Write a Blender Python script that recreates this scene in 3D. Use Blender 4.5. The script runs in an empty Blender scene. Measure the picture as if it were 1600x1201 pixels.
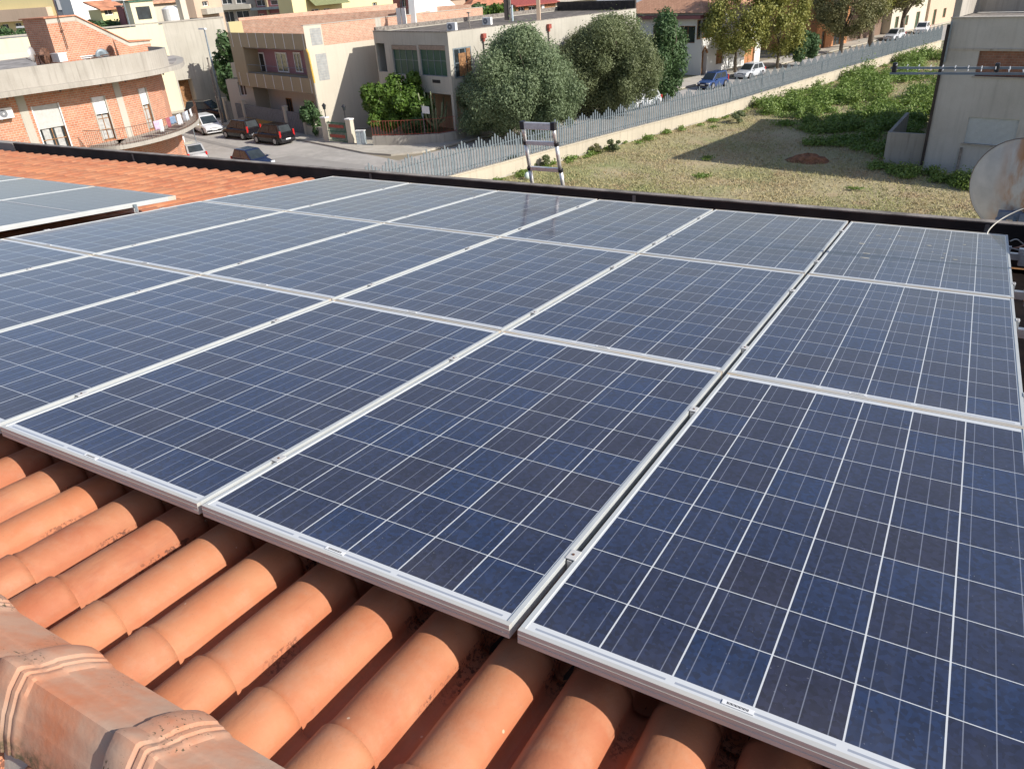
import bpy, math, random
import numpy as np
from mathutils import Vector, Matrix
PI = math.pi
# ------------------------------------------------------------------ camera, sky, sun
scene = bpy.context.scene
col = scene.collection
F, W0, H0 = 1185.327, 1600.0, 1201.0
RC = [[0.8663804, 0.1923756, -0.4608434], [0.4957987, -0.4417469, 0.747692], [-0.0597385, -0.8762713, -0.4781004]]
RC = np.array(RC)                      # columns: image right, image down, viewing direction
ROOF = 10.75                            # height of the roof origin above the street
CAM = np.array([0.65796, -1.00118, 1.25254]) + np.array([0, 0, ROOF])
TILT = math.radians(6.0)
cam_d = bpy.data.cameras.new('camera'); cam = bpy.data.objects.new('camera', cam_d); col.objects.link(cam)
cam_d.sensor_width = 36; cam_d.lens = F / W0 * 36; cam_d.clip_start = .05; cam_d.clip_end = 3000
mw = Matrix(((RC[0, 0], -RC[0, 1], -RC[0, 2], CAM[0]), (RC[1, 0], -RC[1, 1], -RC[1, 2], CAM[1]), (RC[2, 0], -RC[2, 1], -RC[2, 2], CAM[2]), (0, 0, 0, 1)))
cam.matrix_world = mw
scene.camera = cam
SUN_EL, SUN_AZ = math.radians(32), math.radians(3.8)
world = bpy.data.worlds.new("World"); scene.world = world; world.use_nodes = True
wn = world.node_tree; bg = wn.nodes['Background']
sky = wn.nodes.new('ShaderNodeTexSky'); sky.sky_type = 'NISHITA'; sky.sun_disc = False
sky.sun_elevation = SUN_EL; sky.sun_rotation = PI / 2 - SUN_AZ; sky.dust_density = 1.0; sky.air_density = 1.0; sky.ozone_density = 1.4
tint = wn.nodes.new('ShaderNodeMix'); tint.data_type = 'RGBA'; tint.blend_type = 'MULTIPLY'; tint.inputs[0].default_value = 1; tint.inputs[7].default_value = (1.06, .97, .99, 1)
wn.links.new(sky.outputs[0], tint.inputs[6]); wn.links.new(tint.outputs[2], bg.inputs[0]); bg.inputs[1].default_value = 0.12
sd = bpy.data.lights.new('sun', 'SUN'); sun = bpy.data.objects.new('sun', sd); col.objects.link(sun)
sd.energy = 4.7; sd.angle = math.radians(.5); sd.color = (1, .955, .88)
sdir = Vector((math.cos(SUN_EL) * math.cos(SUN_AZ), math.cos(SUN_EL) * math.sin(SUN_AZ), math.sin(SUN_EL)))
sun.rotation_euler = sdir.to_track_quat('Z', 'Y').to_euler()
scene.view_settings.view_transform = 'Standard'; scene.view_settings.look = 'None'
scene.view_settings.gamma = 1; scene.view_settings.exposure = 0.27
scene.render.engine = 'CYCLES'
scene.render.resolution_x = 1024; scene.render.resolution_y = 768
rng = np.random.default_rng(7); random.seed(7)

# ------------------------------------------------------------------ pixel -> place helpers
def ray(x, y): return RC @ np.array([(x - W0 / 2) / F, (y - H0 / 2) / F, 1.0])
def G(x, y, z=0.0):
    d = ray(x, y); return CAM + (z - CAM[2]) / d[2] * d
def AY(x, y, Y):
    d = ray(x, y); return CAM + (Y - CAM[1]) / d[1] * d
def E(t, w, z=0.0): return np.array([t * .957 + w * .29, -t * .29 + w * .957, z])
TV, WV = E(1, 0), E(0, 1)
class Face:                              # a vertical wall plane: s along it, z up
    def __init__(s, P, d):
        s.P = np.array([P[0], P[1], 0.]); d = np.array([d[0], d[1], 0.]); s.d = d / np.linalg.norm(d)
        s.n = np.array([s.d[1], -s.d[0], 0.])
        if s.n @ (CAM - s.P) < 0: s.n = -s.n
    def at(s, x, y):
        r = ray(x, y); k = s.n @ (s.P - CAM) / (s.n @ r); Q = CAM + k * r
        return float((Q - s.P) @ s.d), float(Q[2])
    def pt(s, a, z, o=0.0): return s.P + s.d * a + s.n * o + np.array([0, 0, z])

# ------------------------------------------------------------------ mesh builder
class MB:
    def __init__(s): s.v = []; s.f = []; s.smooth = False
    def add(s, vs, fs):
        k = len(s.v); s.v += [tuple(map(float, p)) for p in vs]; s.f += [tuple(i + k for i in f) for f in fs]; return s
    def quad(s, a, b, c, d): return s.add([a, b, c, d], [(0, 1, 2, 3)])
    def hexa(s, b, t):                   # 4 bottom, 4 top points
        return s.add(list(b) + list(t), [(3, 2, 1, 0), (4, 5, 6, 7), (0, 1, 5, 4), (1, 2, 6, 5), (2, 3, 7, 6), (3, 0, 4, 7)])
    def box(s, c, d, rz=0.0):
        ca, sa = math.cos(rz), math.sin(rz); P = []
        for z in (-1, 1):
            for x, y in ((-1, -1), (1, -1), (1, 1), (-1, 1)):
                X, Y = x * d[0] / 2, y * d[1] / 2; P.append((c[0] + X * ca - Y * sa, c[1] + X * sa + Y * ca, c[2] + z * d[2] / 2))
        return s.hexa(P[:4], P[4:])
    def slab(s, fc, s0, s1, z0, z1, o0, o1):       # a box on a Face, o = offsets outwards
        b = [fc.pt(s0, z0, o0), fc.pt(s1, z0, o0), fc.pt(s1, z0, o1), fc.pt(s0, z0, o1)]
        t = [fc.pt(s0, z1, o0), fc.pt(s1, z1, o0), fc.pt(s1, z1, o1), fc.pt(s0, z1, o1)]
        return s.hexa(b, t)
    def prism(s, poly, z0, z1):
        n = len(poly); P = [(p[0], p[1], z0) for p in poly] + [(p[0], p[1], z1) for p in poly]
        fs = [tuple(range(n))[::-1], tuple(range(n, 2 * n))] + [(i, (i + 1) % n, n + (i + 1) % n, n + i) for i in range(n)]
        return s.add(P, fs)
    def tube(s, pts, r, n=8, cap=True):
        pts = [Vector(p) for p in pts]; rs = r if isinstance(r, (list, tuple)) else [r] * len(pts)
        P = []; up = None
        for i, p in enumerate(pts):
            t = (pts[min(i + 1, len(pts) - 1)] - pts[max(i - 1, 0)]).normalized()
            if up is None: up = Vector((0, 0, 1)) if abs(t.z) < .9 else Vector((1, 0, 0))
            a = t.cross(up).normalized(); b = a.cross(t).normalized(); up = b
            for k in range(n):
                q = 2 * PI * k / n; P.append(p + rs[i] * (a * math.cos(q) + b * math.sin(q)))
        m = len(pts); fs = [(i * n + k, i * n + (k + 1) % n, (i + 1) * n + (k + 1) % n, (i + 1) * n + k) for i in range(m - 1) for k in range(n)]
        if cap: fs += [tuple(range(n))[::-1], tuple((m - 1) * n + k for k in range(n))]
        return s.add(P, fs)
    def cyl(s, a, b, r, n=12): return s.tube([a, b], r, n)
    def wall(s, fc, s0, s1, z0, z1, holes=(), depth=.25, o=0.0):
        xs = sorted({s0, s1, *[h[0] for h in holes], *[h[1] for h in holes]}); zs = sorted({z0, z1, *[h[2] for h in holes], *[h[3] for h in holes]})
        xs = [x for x in xs if s0 <= x <= s1]; zs = [z for z in zs if z0 <= z <= z1]
        for i in range(len(xs) - 1):
            for j in range(len(zs) - 1):
                cx, cz = (xs[i] + xs[i + 1]) / 2, (zs[j] + zs[j + 1]) / 2
                if any(h[0] < cx < h[1] and h[2] < cz < h[3] for h in holes): continue
                s.quad(fc.pt(xs[i], zs[j], o), fc.pt(xs[i + 1], zs[j], o), fc.pt(xs[i + 1], zs[j + 1], o), fc.pt(xs[i], zs[j + 1], o))
        for h in holes:
            a, b, c, d = max(h[0], s0), min(h[1], s1), max(h[2], z0), min(h[3], z1); q = o - depth
            for (p1, p2) in (((a, c), (b, c)), ((b, c), (b, d)), ((b, d), (a, d)), ((a, d), (a, c))):
                s.quad(fc.pt(*p1, o), fc.pt(*p2, o), fc.pt(*p2, q), fc.pt(*p1, q))
        return s
    def build(s, name, m, parent=None, smooth=None, local=False, uv=True, bevel=0.0):
        off = Vector((0, 0, 0))
        if parent is not None and not local:
            o = parent
            while o is not None: off += Vector(o.location); o = o.parent
        me = bpy.data.meshes.new(name)
        V = np.array(s.v) - np.array(off); me.from_pydata(V.tolist(), [], s.f)
        me.materials.append(m)
        if (s.smooth if smooth is None else smooth): me.polygons.foreach_set('use_smooth', [True] * len(me.polygons))
        if uv and len(s.f) < 60000:
            nl = len(me.loops); uvl = me.uv_layers.new(name='UVMap'); U = np.zeros((nl, 2)); A = np.array(s.v)
            for p in me.polygons:
                nx, ny, nz = p.normal; ids = p.vertices; L = slice(p.loop_start, p.loop_start + p.loop_total); pp = A[list(ids)]
                if abs(nz) > .75: U[L] = pp[:, :2]
                else:
                    h = math.hypot(nx, ny); U[L, 0] = pp[:, 0] * (-ny / h) + pp[:, 1] * (nx / h); U[L, 1] = pp[:, 2]
            uvl.data.foreach_set('uv', U.ravel())
        ob = bpy.data.objects.new(name, me); col.objects.link(ob)
        if parent is not None: ob.parent = parent
        if bevel:
            b = ob.modifiers.new('bevel', 'BEVEL'); b.width = bevel; b.segments = 2; b.limit_method = 'ANGLE'
        return ob
def tag(o, label=None, cat=None, group=None, kind=None):
    for k, v in (('label', label), ('category', cat), ('group', group), ('kind', kind)):
        if v: o[k] = v
    return o
def thing(name, label, cat, loc=(0, 0, 0), group=None, rz=0.0):
    o = bpy.data.objects.new(name, None); col.objects.link(o); o.location = tuple(map(float, loc)); o.rotation_euler = (0, 0, rz)
    o.empty_display_size = .2
    return tag(o, label, cat, group)
def copy_tree(o, parent=None):
    c = o.copy(); col.objects.link(c); c.parent = parent
    for ch in [x for x in bpy.data.objects if x.parent == o]: copy_tree(ch, c)
    return c

# ------------------------------------------------------------------ materials
def nt(name):
    m = bpy.data.materials.new(name); m.use_nodes = True; t = m.node_tree; return m, t, t.nodes['Principled BSDF']
def node(t, typ, **k):
    n = t.nodes.new(typ)
    for a, v in k.items(): setattr(n, a, v)
    return n
def mixc(t, fac, a, b, mode='MIX'):
    n = node(t, 'ShaderNodeMix', data_type='RGBA', blend_type=mode)
    for i, v in ((0, fac), (6, a), (7, b)):
        if hasattr(v, 'is_linked') or isinstance(v, bpy.types.NodeSocket): t.links.new(v, n.inputs[i])
        elif i == 0: n.inputs[i].default_value = v
        else: n.inputs[i].default_value = (*v, 1) if len(v) == 3 else v
    return n.outputs[2]
def math_(t, op, a, b=None, c=None, clamp=False):
    n = node(t, 'ShaderNodeMath', operation=op, use_clamp=clamp)
    for i, v in enumerate((a, b, c)):
        if v is None: continue
        if isinstance(v, bpy.types.NodeSocket): t.links.new(v, n.inputs[i])
        else: n.inputs[i].default_value = v
    return n.outputs[0]
def noise(t, vec, scale, detail=4, rough=.55, dist=0.0):
    n = node(t, 'ShaderNodeTexNoise'); n.inputs['Scale'].default_value = scale; n.inputs['Detail'].default_value = detail
    n.inputs['Roughness'].default_value = rough; n.inputs['Distortion'].default_value = dist
    if vec is not None: t.links.new(vec, n.inputs['Vector'])
    return n.outputs[0]
def ramp(t, fac, lo, hi):
    n = node(t, 'ShaderNodeMapRange'); n.clamp = True; t.links.new(fac, n.inputs[0]); n.inputs[1].default_value = lo; n.inputs[2].default_value = hi
    return n.outputs[0]
def scalev(t, vec, s):
    n = node(t, 'ShaderNodeMapping'); t.links.new(vec, n.inputs[0]); n.inputs['Scale'].default_value = s; return n.outputs[0]
def bump(t, b, h, strength, dist=.02):
    n = node(t, 'ShaderNodeBump'); n.inputs['Strength'].default_value = strength; n.inputs['Distance'].default_value = dist
    t.links.new(h, n.inputs['Height']); t.links.new(n.outputs[0], b.inputs['Normal'])
def plain(name, c, rough=.6, metal=0.0, var=.12, scale=6.0, bmp=0.0, coat=0.0):
    m, t, b = nt(name); co = node(t, 'ShaderNodeTexCoord').outputs['Object']
    n = noise(t, co, scale); d = tuple(x * (1 - 2.2 * var) for x in c); l = tuple(min(1, x * (1 + var)) for x in c)
    t.links.new(mixc(t, ramp(t, n, .3, .7), d, l), b.inputs['Base Color'])
    b.inputs['Roughness'].default_value = rough; b.inputs['Metallic'].default_value = metal; b.inputs['Coat Weight'].default_value = coat
    if bmp: bump(t, b, noise(t, co, scale * 8), bmp)
    return m
def stucco(name, c, stain=(.5, .47, .42), amt=.35, streak=.4):
    m, t, b = nt(name); uv = node(t, 'ShaderNodeTexCoord').outputs['UV']
    n1 = ramp(t, noise(t, uv, .35, 6, .6), .38, .68); n2 = ramp(t, noise(t, scalev(t, uv, (2.2, .16, 1)), 1.6, 5, .6), .5, .75); n3 = noise(t, uv, 12, 3)
    d = tuple(x * y for x, y in zip(c, stain)); d = tuple(x * .5 + y * .5 for x, y in zip(c, d))
    a = mixc(t, math_(t, 'MULTIPLY', n1, amt), c, d); a = mixc(t, math_(t, 'MULTIPLY', n2, streak), a, tuple(x * .6 for x in d))
    a = mixc(t, .08, a, n3, 'OVERLAY')
    t.links.new(a, b.inputs['Base Color']); b.inputs['Roughness'].default_value = .9; bump(t, b, noise(t, uv, 30, 4), .25, .01)
    return m
def brick(name, c1, c2, mortar, sc=1.0, bw=.27, rh=.13):
    m, t, b = nt(name); uv = node(t, 'ShaderNodeTexCoord').outputs['UV']
    k = node(t, 'ShaderNodeTexBrick'); t.links.new(uv, k.inputs['Vector']); k.inputs['Scale'].default_value = sc
    k.inputs['Brick Width'].default_value = bw; k.inputs['Row Height'].default_value = rh; k.inputs['Mortar Size'].default_value = .014
    for i, c in ((1, c1), (2, c2), (3, mortar)): k.inputs[i].default_value = (*c, 1)
    n = ramp(t, noise(t, uv, .7, 6, .65), .4, .75)
    a = mixc(t, math_(t, 'MULTIPLY', n, .28), k.outputs[0], mortar); n2 = noise(t, uv, 3, 4)
    a = mixc(t, .35, a, n2, 'OVERLAY')
    t.links.new(a, b.inputs['Base Color']); b.inputs['Roughness'].default_value = .92; bump(t, b, k.outputs[1], -.4, .01)
    return m
def leafmat(name, c1, c2, c3=None, tr=.25):
    m, t, b = nt(name); g = node(t, 'ShaderNodeNewGeometry'); co = node(t, 'ShaderNodeTexCoord').outputs['Object']
    a = mixc(t, g.outputs['Random Per Island'], c1, c2); n = ramp(t, noise(t, co, .55, 3), .35, .68)
    a = mixc(t, n, a, mixc(t, g.outputs['Random Per Island'], c2, c3 or c1))
    t.links.new(a, b.inputs['Base Color']); b.inputs['Roughness'].default_value = .6
    tl = node(t, 'ShaderNodeBsdfTranslucent'); t.links.new(a, tl.inputs[0]); mx = node(t, 'ShaderNodeMixShader'); mx.inputs[0].default_value = tr
    t.links.new(b.outputs[0], mx.inputs[1]); t.links.new(tl.outputs[0], mx.inputs[2]); t.links.new(mx.outputs[0], t.nodes['Material Output'].inputs[0])
    return m
M = {}
M['alu'] = plain('aluminium', (.72, .70, .68), .38, .6, .08, 30)
M['frame'] = plain('anodised_frame', (.60, .59, .56), .5, .1, .10, 2.5)
M['concrete'] = stucco('concrete', (.42, .39, .34), amt=.7, streak=.7)
M['grey_render'] = stucco('grey_render', (.49, .48, .45), amt=.7, streak=.3)
M['cream'] = stucco('cream_render', (.60, .545, .44), amt=.25, streak=.15)
M['greyc'] = stucco('pale_concrete', (.50, .47, .40), amt=.5, streak=.45)
M['yellow'] = stucco('yellow_render', (.78, .68, .36), amt=.15, streak=.1)
M['paley'] = stucco('pale_yellow_render', (.74, .68, .46), amt=.15, streak=.2)
M['tan'] = stucco('tan_cladding', (.40, .32, .20), amt=.2, streak=.15)
M['white'] = stucco('white_render', (.8, .79, .76), amt=.12, streak=.12)
M['maroon'] = stucco('maroon_render', (.30, .12, .12), amt=.3, streak=.2)
M['pink'] = stucco('mauve_render', (.36, .19, .20), amt=.2, streak=.2)
M['orange'] = stucco('orange_render', (.48, .22, .10), amt=.25, streak=.2)
M['peach'] = stucco('peach_render', (.60, .45, .33), amt=.25, streak=.2)
M['brick'] = brick('orange_hollow_brick', (.56, .22, .12), (.46, .165, .085), (.48, .40, .31))
M['brickp'] = brick('pale_pink_brick', (.60, .32, .21), (.50, .25, .16), (.52, .43, .34))
M['black'] = plain('bitumen_coating', (.042, .033, .028), .75, 0, .3, 3, .15)
M['cap'] = plain('weathered_cap', (.26, .23, .20), .85, 0, .25, 5, .2)
M['dark'] = plain('dark_interior', (.03, .028, .026), .8)
M['blackp'] = plain('black_plastic', (.02, .02, .023), .45)
M['iron'] = plain('rusty_iron', (.16, .08, .05), .7, .2, .35, 8)
M['grey_metal'] = plain('galvanised_steel', (.215, .26, .29), .5, .3, .12, 6)
M['red_metal'] = plain('red_painted_iron', (.38, .085, .06), .55, 0, .2, 6)
M['green_metal'] = plain('green_painted_iron', (.03, .13, .08), .55)
M['gate_grey'] = plain('grey_painted_sheet', (.20, .21, .23), .6)
M['whitep'] = plain('white_plastic', (.78, .78, .76), .5, 0, .05)
M['shut_grey'] = plain('grey_roller_shutter', (.52, .51, .48), .6, 0, .05)
M['shut_green'] = plain('green_louvre', (.035, .10, .06), .55)
M['pane'] = plain('window_glass', (.035, .045, .05), .25, 0, .2, 1.5, 0, .25)
M['wood'] = plain('brown_wood', (.34, .17, .07), .7, 0, .25, 5)
M['bark'] = plain('bark', (.20, .16, .12), .9, 0, .3, 6, .4)
M['terr'] = plain('far_terracotta', (.62, .27, .15), .85, 0, .2, 1.2, .2)
M['terrp'] = plain('pale_terracotta', (.62, .35, .22), .85, 0, .2, 1.5, .2)
M['white_cable'] = plain('white_cable', (.72, .68, .58), .5)
M['pink_cable'] = plain('orange_cable', (.62, .30, .18), .5)
M['tyre'] = plain('tyre_rubber', (.02, .02, .02), .85)
M['rim'] = plain('wheel_rim', (.42, .43, .45), .35, .7)
M['redlight'] = plain('red_lamp_lens', (.55, .02, .02), .2, 0, .05, 3, 0, 1)
M['headlight'] = plain('headlamp_lens', (.6, .63, .66), .12, 0, .05, 3, 0, 1)
M['cushion'] = plain('cloth', (.6, .5, .6), .9, 0, .3, 9)

m_, t_, b_ = nt('grimy_frame'); co_ = node(t_, 'ShaderNodeTexCoord').outputs['Object']; s_x = node(t_, 'ShaderNodeSeparateXYZ'); t_.links.new(co_, s_x.inputs[0])
far_ = math_(t_, 'GREATER_THAN', s_x.outputs[1], 1.645); nr_ = math_(t_, 'MULTIPLY', math_(t_, 'LESS_THAN', s_x.outputs[1], .013), .35); gr_ = math_(t_, 'MULTIPLY', math_(t_, 'ADD', far_, nr_, None, True), ramp(t_, noise(t_, scalev(t_, co_, (4, 30, 1)), 1, 4), .25, .6))
c_f = mixc(t_, ramp(t_, noise(t_, co_, 6, 5), .35, .7), (.53, .55, .54), (.46, .48, .47)); t_.links.new(mixc(t_, gr_, c_f, (.56, .46, .33)), b_.inputs['Base Color']); b_.inputs['Roughness'].default_value = .5; b_.inputs['Metallic'].default_value = .1
M['gframe'] = m_
def tilemat():
    m, t, b = nt('terracotta_tiles'); co = node(t, 'ShaderNodeTexCoord').outputs['Object']
    sx = node(t, 'ShaderNodeSeparateXYZ'); t.links.new(co, sx.inputs[0])
    i = math_(t, 'FLOOR', math_(t, 'DIVIDE', math_(t, 'ADD', sx.outputs[0], .129 + 19.8), .198)); j = math_(t, 'FLOOR', math_(t, 'DIVIDE', math_(t, 'ADD', sx.outputs[1], .31 + 4.1), .41))
    cx = node(t, 'ShaderNodeCombineXYZ'); t.links.new(i, cx.inputs[0]); t.links.new(j, cx.inputs[1])
    wn_ = node(t, 'ShaderNodeTexWhiteNoise'); t.links.new(cx.outputs[0], wn_.inputs[0]); r = wn_.outputs[0]
    a = mixc(t, r, (.51, .185, .080), (.40, .128, .058)); n = ramp(t, noise(t, co, 5.5, 5, .6, .4), .35, .7)
    a = mixc(t, math_(t, 'MULTIPLY', n, .7), a, (.52, .25, .125))
    n2 = ramp(t, noise(t, co, 14, 5, .7), .5, .8); a = mixc(t, math_(t, 'MULTIPLY', n2, .28), a, (.46, .33, .23)); n3 = ramp(t, noise(t, scalev(t, co, (18, 3, 18)), 1, 5, .7), .56, .75); a = mixc(t, math_(t, 'MULTIPLY', n3, .4), a, (.30, .10, .05)); n4 = ramp(t, noise(t, co, 240, 2), .66, .74); a = mixc(t, math_(t, 'MULTIPLY', n4, .35), a, (.22, .12, .08))
    # lichen specks sitting low in the pans
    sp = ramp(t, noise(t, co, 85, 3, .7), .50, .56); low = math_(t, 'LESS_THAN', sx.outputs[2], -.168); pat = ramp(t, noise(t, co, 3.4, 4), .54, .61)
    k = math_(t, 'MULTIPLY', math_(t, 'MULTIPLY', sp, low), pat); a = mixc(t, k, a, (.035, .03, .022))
    a = mixc(t, math_(t, 'MULTIPLY', low, .3), a, (.50, .15, .07))  # warm red put into the pan colour to lift the shaded troughs
    wv = node(t, 'ShaderNodeTexVoronoi'); wv.inputs['Scale'].default_value = 11; t.links.new(co, wv.inputs['Vector'])
    a = mixc(t, math_(t, 'MULTIPLY', math_(t, 'LESS_THAN', wv.outputs['Distance'], .045), .6), a, (.75, .6, .42))
    t.links.new(a, b.inputs['Base Color']); b.inputs['Roughness'].default_value = .72
    bump(t, b, noise(t, co, 90, 6, .7), .35, .003)
    return m
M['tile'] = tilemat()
def ridgemat():
    m, t, b = nt('weathered_ridge_tiles'); co = node(t, 'ShaderNodeTexCoord').outputs['Object']
    n = ramp(t, noise(t, co, 7, 7, .65), .38, .62); a = mixc(t, n, (.52, .20, .10), (.50, .29, .19)); sx = node(t, 'ShaderNodeSeparateXYZ'); t.links.new(co, sx.inputs[0]); top = ramp(t, sx.outputs[2], -.06, -.01)
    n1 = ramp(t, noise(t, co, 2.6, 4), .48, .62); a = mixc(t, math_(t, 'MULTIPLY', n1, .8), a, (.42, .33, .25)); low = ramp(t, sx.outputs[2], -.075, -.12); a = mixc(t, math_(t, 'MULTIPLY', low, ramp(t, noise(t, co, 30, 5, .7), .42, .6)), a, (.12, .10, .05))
    k = math_(t, 'MULTIPLY', ramp(t, noise(t, co, 105, 3, .7), .60, .64), ramp(t, noise(t, co, 6, 4), .52, .6)); a = mixc(t, k, a, (.09, .075, .04))
    t.links.new(a, b.inputs['Base Color']); b.inputs['Roughness'].default_value = .85; bump(t, b, noise(t, co, 70, 4), .25, .004)
    return m
M['ridge'] = ridgemat()
def cellmat(name, cw, nu, nv, mu, mv, bus, c1, c2, gap_u, gap_v, white=(.60, .62, .62)):
    m, t, b = nt(name); co = node(t, 'ShaderNodeTexCoord').outputs['Object']; sx = node(t, 'ShaderNodeSeparateXYZ'); t.links.new(co, sx.inputs[0])
    cu, cv = cw if isinstance(cw, tuple) else (cw, cw)
    U = math_(t, 'DIVIDE', math_(t, 'SUBTRACT', sx.outputs[0], mu), cu); V = math_(t, 'DIVIDE', math_(t, 'SUBTRACT', sx.outputs[1], mv), cv)
    fu, fv = math_(t, 'FRACT', U), math_(t, 'FRACT', V); iu, iv = math_(t, 'FLOOR', U), math_(t, 'FLOOR', V)
    def line(f, w): return math_(t, 'GREATER_THAN', math_(t, 'ABSOLUTE', math_(t, 'SUBTRACT', f, .5)), .5 - w / 2)
    g = math_(t, 'MAXIMUM', line(fu, gap_u / cu), line(fv, gap_v / cv))
    out = math_(t, 'MAXIMUM', math_(t, 'GREATER_THAN', math_(t, 'ABSOLUTE', math_(t, 'SUBTRACT', U, nu / 2)), nu / 2 - .01), math_(t, 'GREATER_THAN', math_(t, 'ABSOLUTE', math_(t, 'SUBTRACT', V, nv / 2)), nv / 2 - .01))
    g = math_(t, 'MAXIMUM', g, out, clamp=True)
    cx = node(t, 'ShaderNodeCombineXYZ'); t.links.new(iu, cx.inputs[0]); t.links.new(iv, cx.inputs[1])
    oi = node(t, 'ShaderNodeObjectInfo'); t.links.new(math_(t, 'MULTIPLY', oi.outputs['Random'], 37.0), cx.inputs[2])
    wn_ = node(t, 'ShaderNodeTexWhiteNoise'); t.links.new(cx.outputs[0], wn_.inputs[0]); r = wn_.outputs[0]
    a = mixc(t, r, c1, c2)
    v = node(t, 'ShaderNodeTexVoronoi'); v.inputs['Scale'].default_value = 95; t.links.new(co, v.inputs['Vector'])
    sc_ = node(t, 'ShaderNodeSeparateColor'); t.links.new(v.outputs['Color'], sc_.inputs[0]); a = mixc(t, .42, a, sc_.outputs[0], 'OVERLAY')
    fb = math_(t, 'FRACT', math_(t, 'ADD', math_(t, 'MULTIPLY', fu, bus), 0)); bl = math_(t, 'LESS_THAN', math_(t, 'ABSOLUTE', math_(t, 'SUBTRACT', fb, .5)), .0011 * bus / cu)
    a = mixc(t, math_(t, 'MULTIPLY', bl, .42), a, (.34, .37, .44))
    a = mixc(t, g, a, white)
    # ribbons printed in the lower white margin
    y = sx.outputs[1]; rb = math_(t, 'MULTIPLY', math_(t, 'GREATER_THAN', y, mv - .017), math_(t, 'LESS_THAN', y, mv - .011)); rb = math_(t, 'MULTIPLY', rb, math_(t, 'GREATER_THAN', math_(t, 'FRACT', math_(t, 'DIVIDE', math_(t, 'SUBTRACT', sx.outputs[0], mu - .01), cu * 2)), .06))
    rb = math_(t, 'MULTIPLY', rb, math_(t, 'MULTIPLY', math_(t, 'GREATER_THAN', U, .1), math_(t, 'LESS_THAN', U, nu - .1))); a = mixc(t, rb, a, (.30, .33, .38))
    # dust
    n = ramp(t, noise(t, co, 2.5, 6, .65), .35, .8); sp = ramp(t, noise(t, co, 160, 2), .74, .78)
    st_n = ramp(t, noise(t, scalev(t, co, (26, 1.2, 1)), 1, 4), .5, .75); edge = ramp(t, y, .16, .015); du = math_(t, 'ADD', math_(t, 'ADD', .006, math_(t, 'MULTIPLY', n, .028)), math_(t, 'ADD', math_(t, 'MULTIPLY', st_n, .014), math_(t, 'MULTIPLY', edge, .03)))
    a = mixc(t, du, a, (.54, .50, .48)); a = mixc(t, math_(t, 'MULTIPLY', sp, .35), a, (.6, .6, .6))
    t.links.new(a, b.inputs['Base Color']); b.inputs['Roughness'].default_value = .45; b.inputs['Specular IOR Level'].default_value = .25
    b.inputs['Sheen Weight'].default_value = .05; b.inputs['Sheen Roughness'].default_value = .55; b.inputs['Sheen Tint'].default_value = (.86, .80, .92, 1); b.inputs['Coat Weight'].default_value = .72; b.inputs['Coat Roughness'].default_value = .12; b.inputs['Coat IOR'].default_value = 1.5  # lilac sheen imitates the pale violet sky reflection at grazing angles
    return m
M['cell'] = cellmat('polycrystalline_cells', (.1603, .1588), 6, 10, .0151, .0385, 3, (.006, .020, .062), (.013, .014, .030), .0036, .0024)
M['mono'] = cellmat('monocrystalline_cells', (.182, .0915), 6, 18, .021, .0375, 9, (.020, .021, .026), (.026, .026, .030), .0016, .0016, (.25, .27, .30))

# ------------------------------------------------------------------ ground, streets
def ground_mat(name, cols, scs, bmp=.3, rough=.95):
    m, t, b = nt(name); co = node(t, 'ShaderNodeTexCoord').outputs['Object']; a = cols[0]; out = None
    for c, (s, lo, hi) in zip(cols[1:], scs):
        out = mixc(t, ramp(t, noise(t, co, s, 6, .62), lo, hi), a if out is None else out, c)
    t.links.new(out, b.inputs['Base Color']); b.inputs['Roughness'].default_value = rough; bump(t, b, noise(t, co, 4, 8, .7), bmp, .08)
    return m
M['earth'] = ground_mat('dry_earth', [(.26, .22, .15), (.12, .15, .06), (.32, .27, .2)], [(.03, .42, .58), (.11, .45, .65)])
M['field'] = ground_mat('dry_field', [(.43, .36, .21), (.35, .31, .16), (.44, .33, .20), (.24, .27, .10)], [(.12, .4, .6), (.35, .5, .7), (.06, .52, .62)], .6)
M['asphalt'] = ground_mat('sunbleached_asphalt', [(.42, .395, .36), (.34, .32, .29), (.47, .44, .40)], [(.15, .4, .62), (1.1, .45, .75)], .15)
M['pave'] = ground_mat('pavement', [(.48, .44, .37), (.38, .35, .29), (.52, .48, .42)], [(.25, .4, .62), (1.5, .45, .75)], .2)
def sheet(name, poly, z, m, kind='structure'):
    mb = MB(); mb.add([(p[0], p[1], z) for p in poly], [tuple(range(len(poly)))]); o = mb.build(name, m); o['kind'] = kind; return o
sheet('ground', [(-1400, -600), (1400, -600), (1400, 1800), (-1400, 1800)], 0, M['earth'])
FP = [(-31.2, 24.0), (-28.9, 32), (-26.2, 40.9), (-22.4, 53), (-17.9, 66.8), (-14.1, 82.5), (-9.3, 101), (-4.9, 117)]
sheet('field_ground', FP + [(30, 112), (45, 20), (-20, 9)], .012, M['field'])
sheet('street_cross', [E(-190, 23.5), E(-30, 23.5), E(-30, 32.3), E(-190, 32.3)], .008, M['asphalt'])
sheet('street_side', [E(-47.6, 32.3), E(-39.6, 32.3), E(-42.5, 150), E(-50.5, 150)], .016, M['asphalt'])
sheet('asphalt_patch', [E(-58, 25.2), E(-46, 25.0), E(-41.5, 28.5), E(-44, 30.6), E(-57, 28.6)], .024, ground_mat('patched_asphalt', [(.33, .31, .285), (.28, .265, .24)], [(.8, .4, .7)], .2))
sheet('asphalt_trench', [E(-90, 27.0), E(-59, 27.2), E(-59, 27.8), E(-90, 27.6)], .024, ground_mat('trench_asphalt', [(.28, .265, .245), (.24, .225, .21)], [(.8, .4, .7)], .2))
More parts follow.
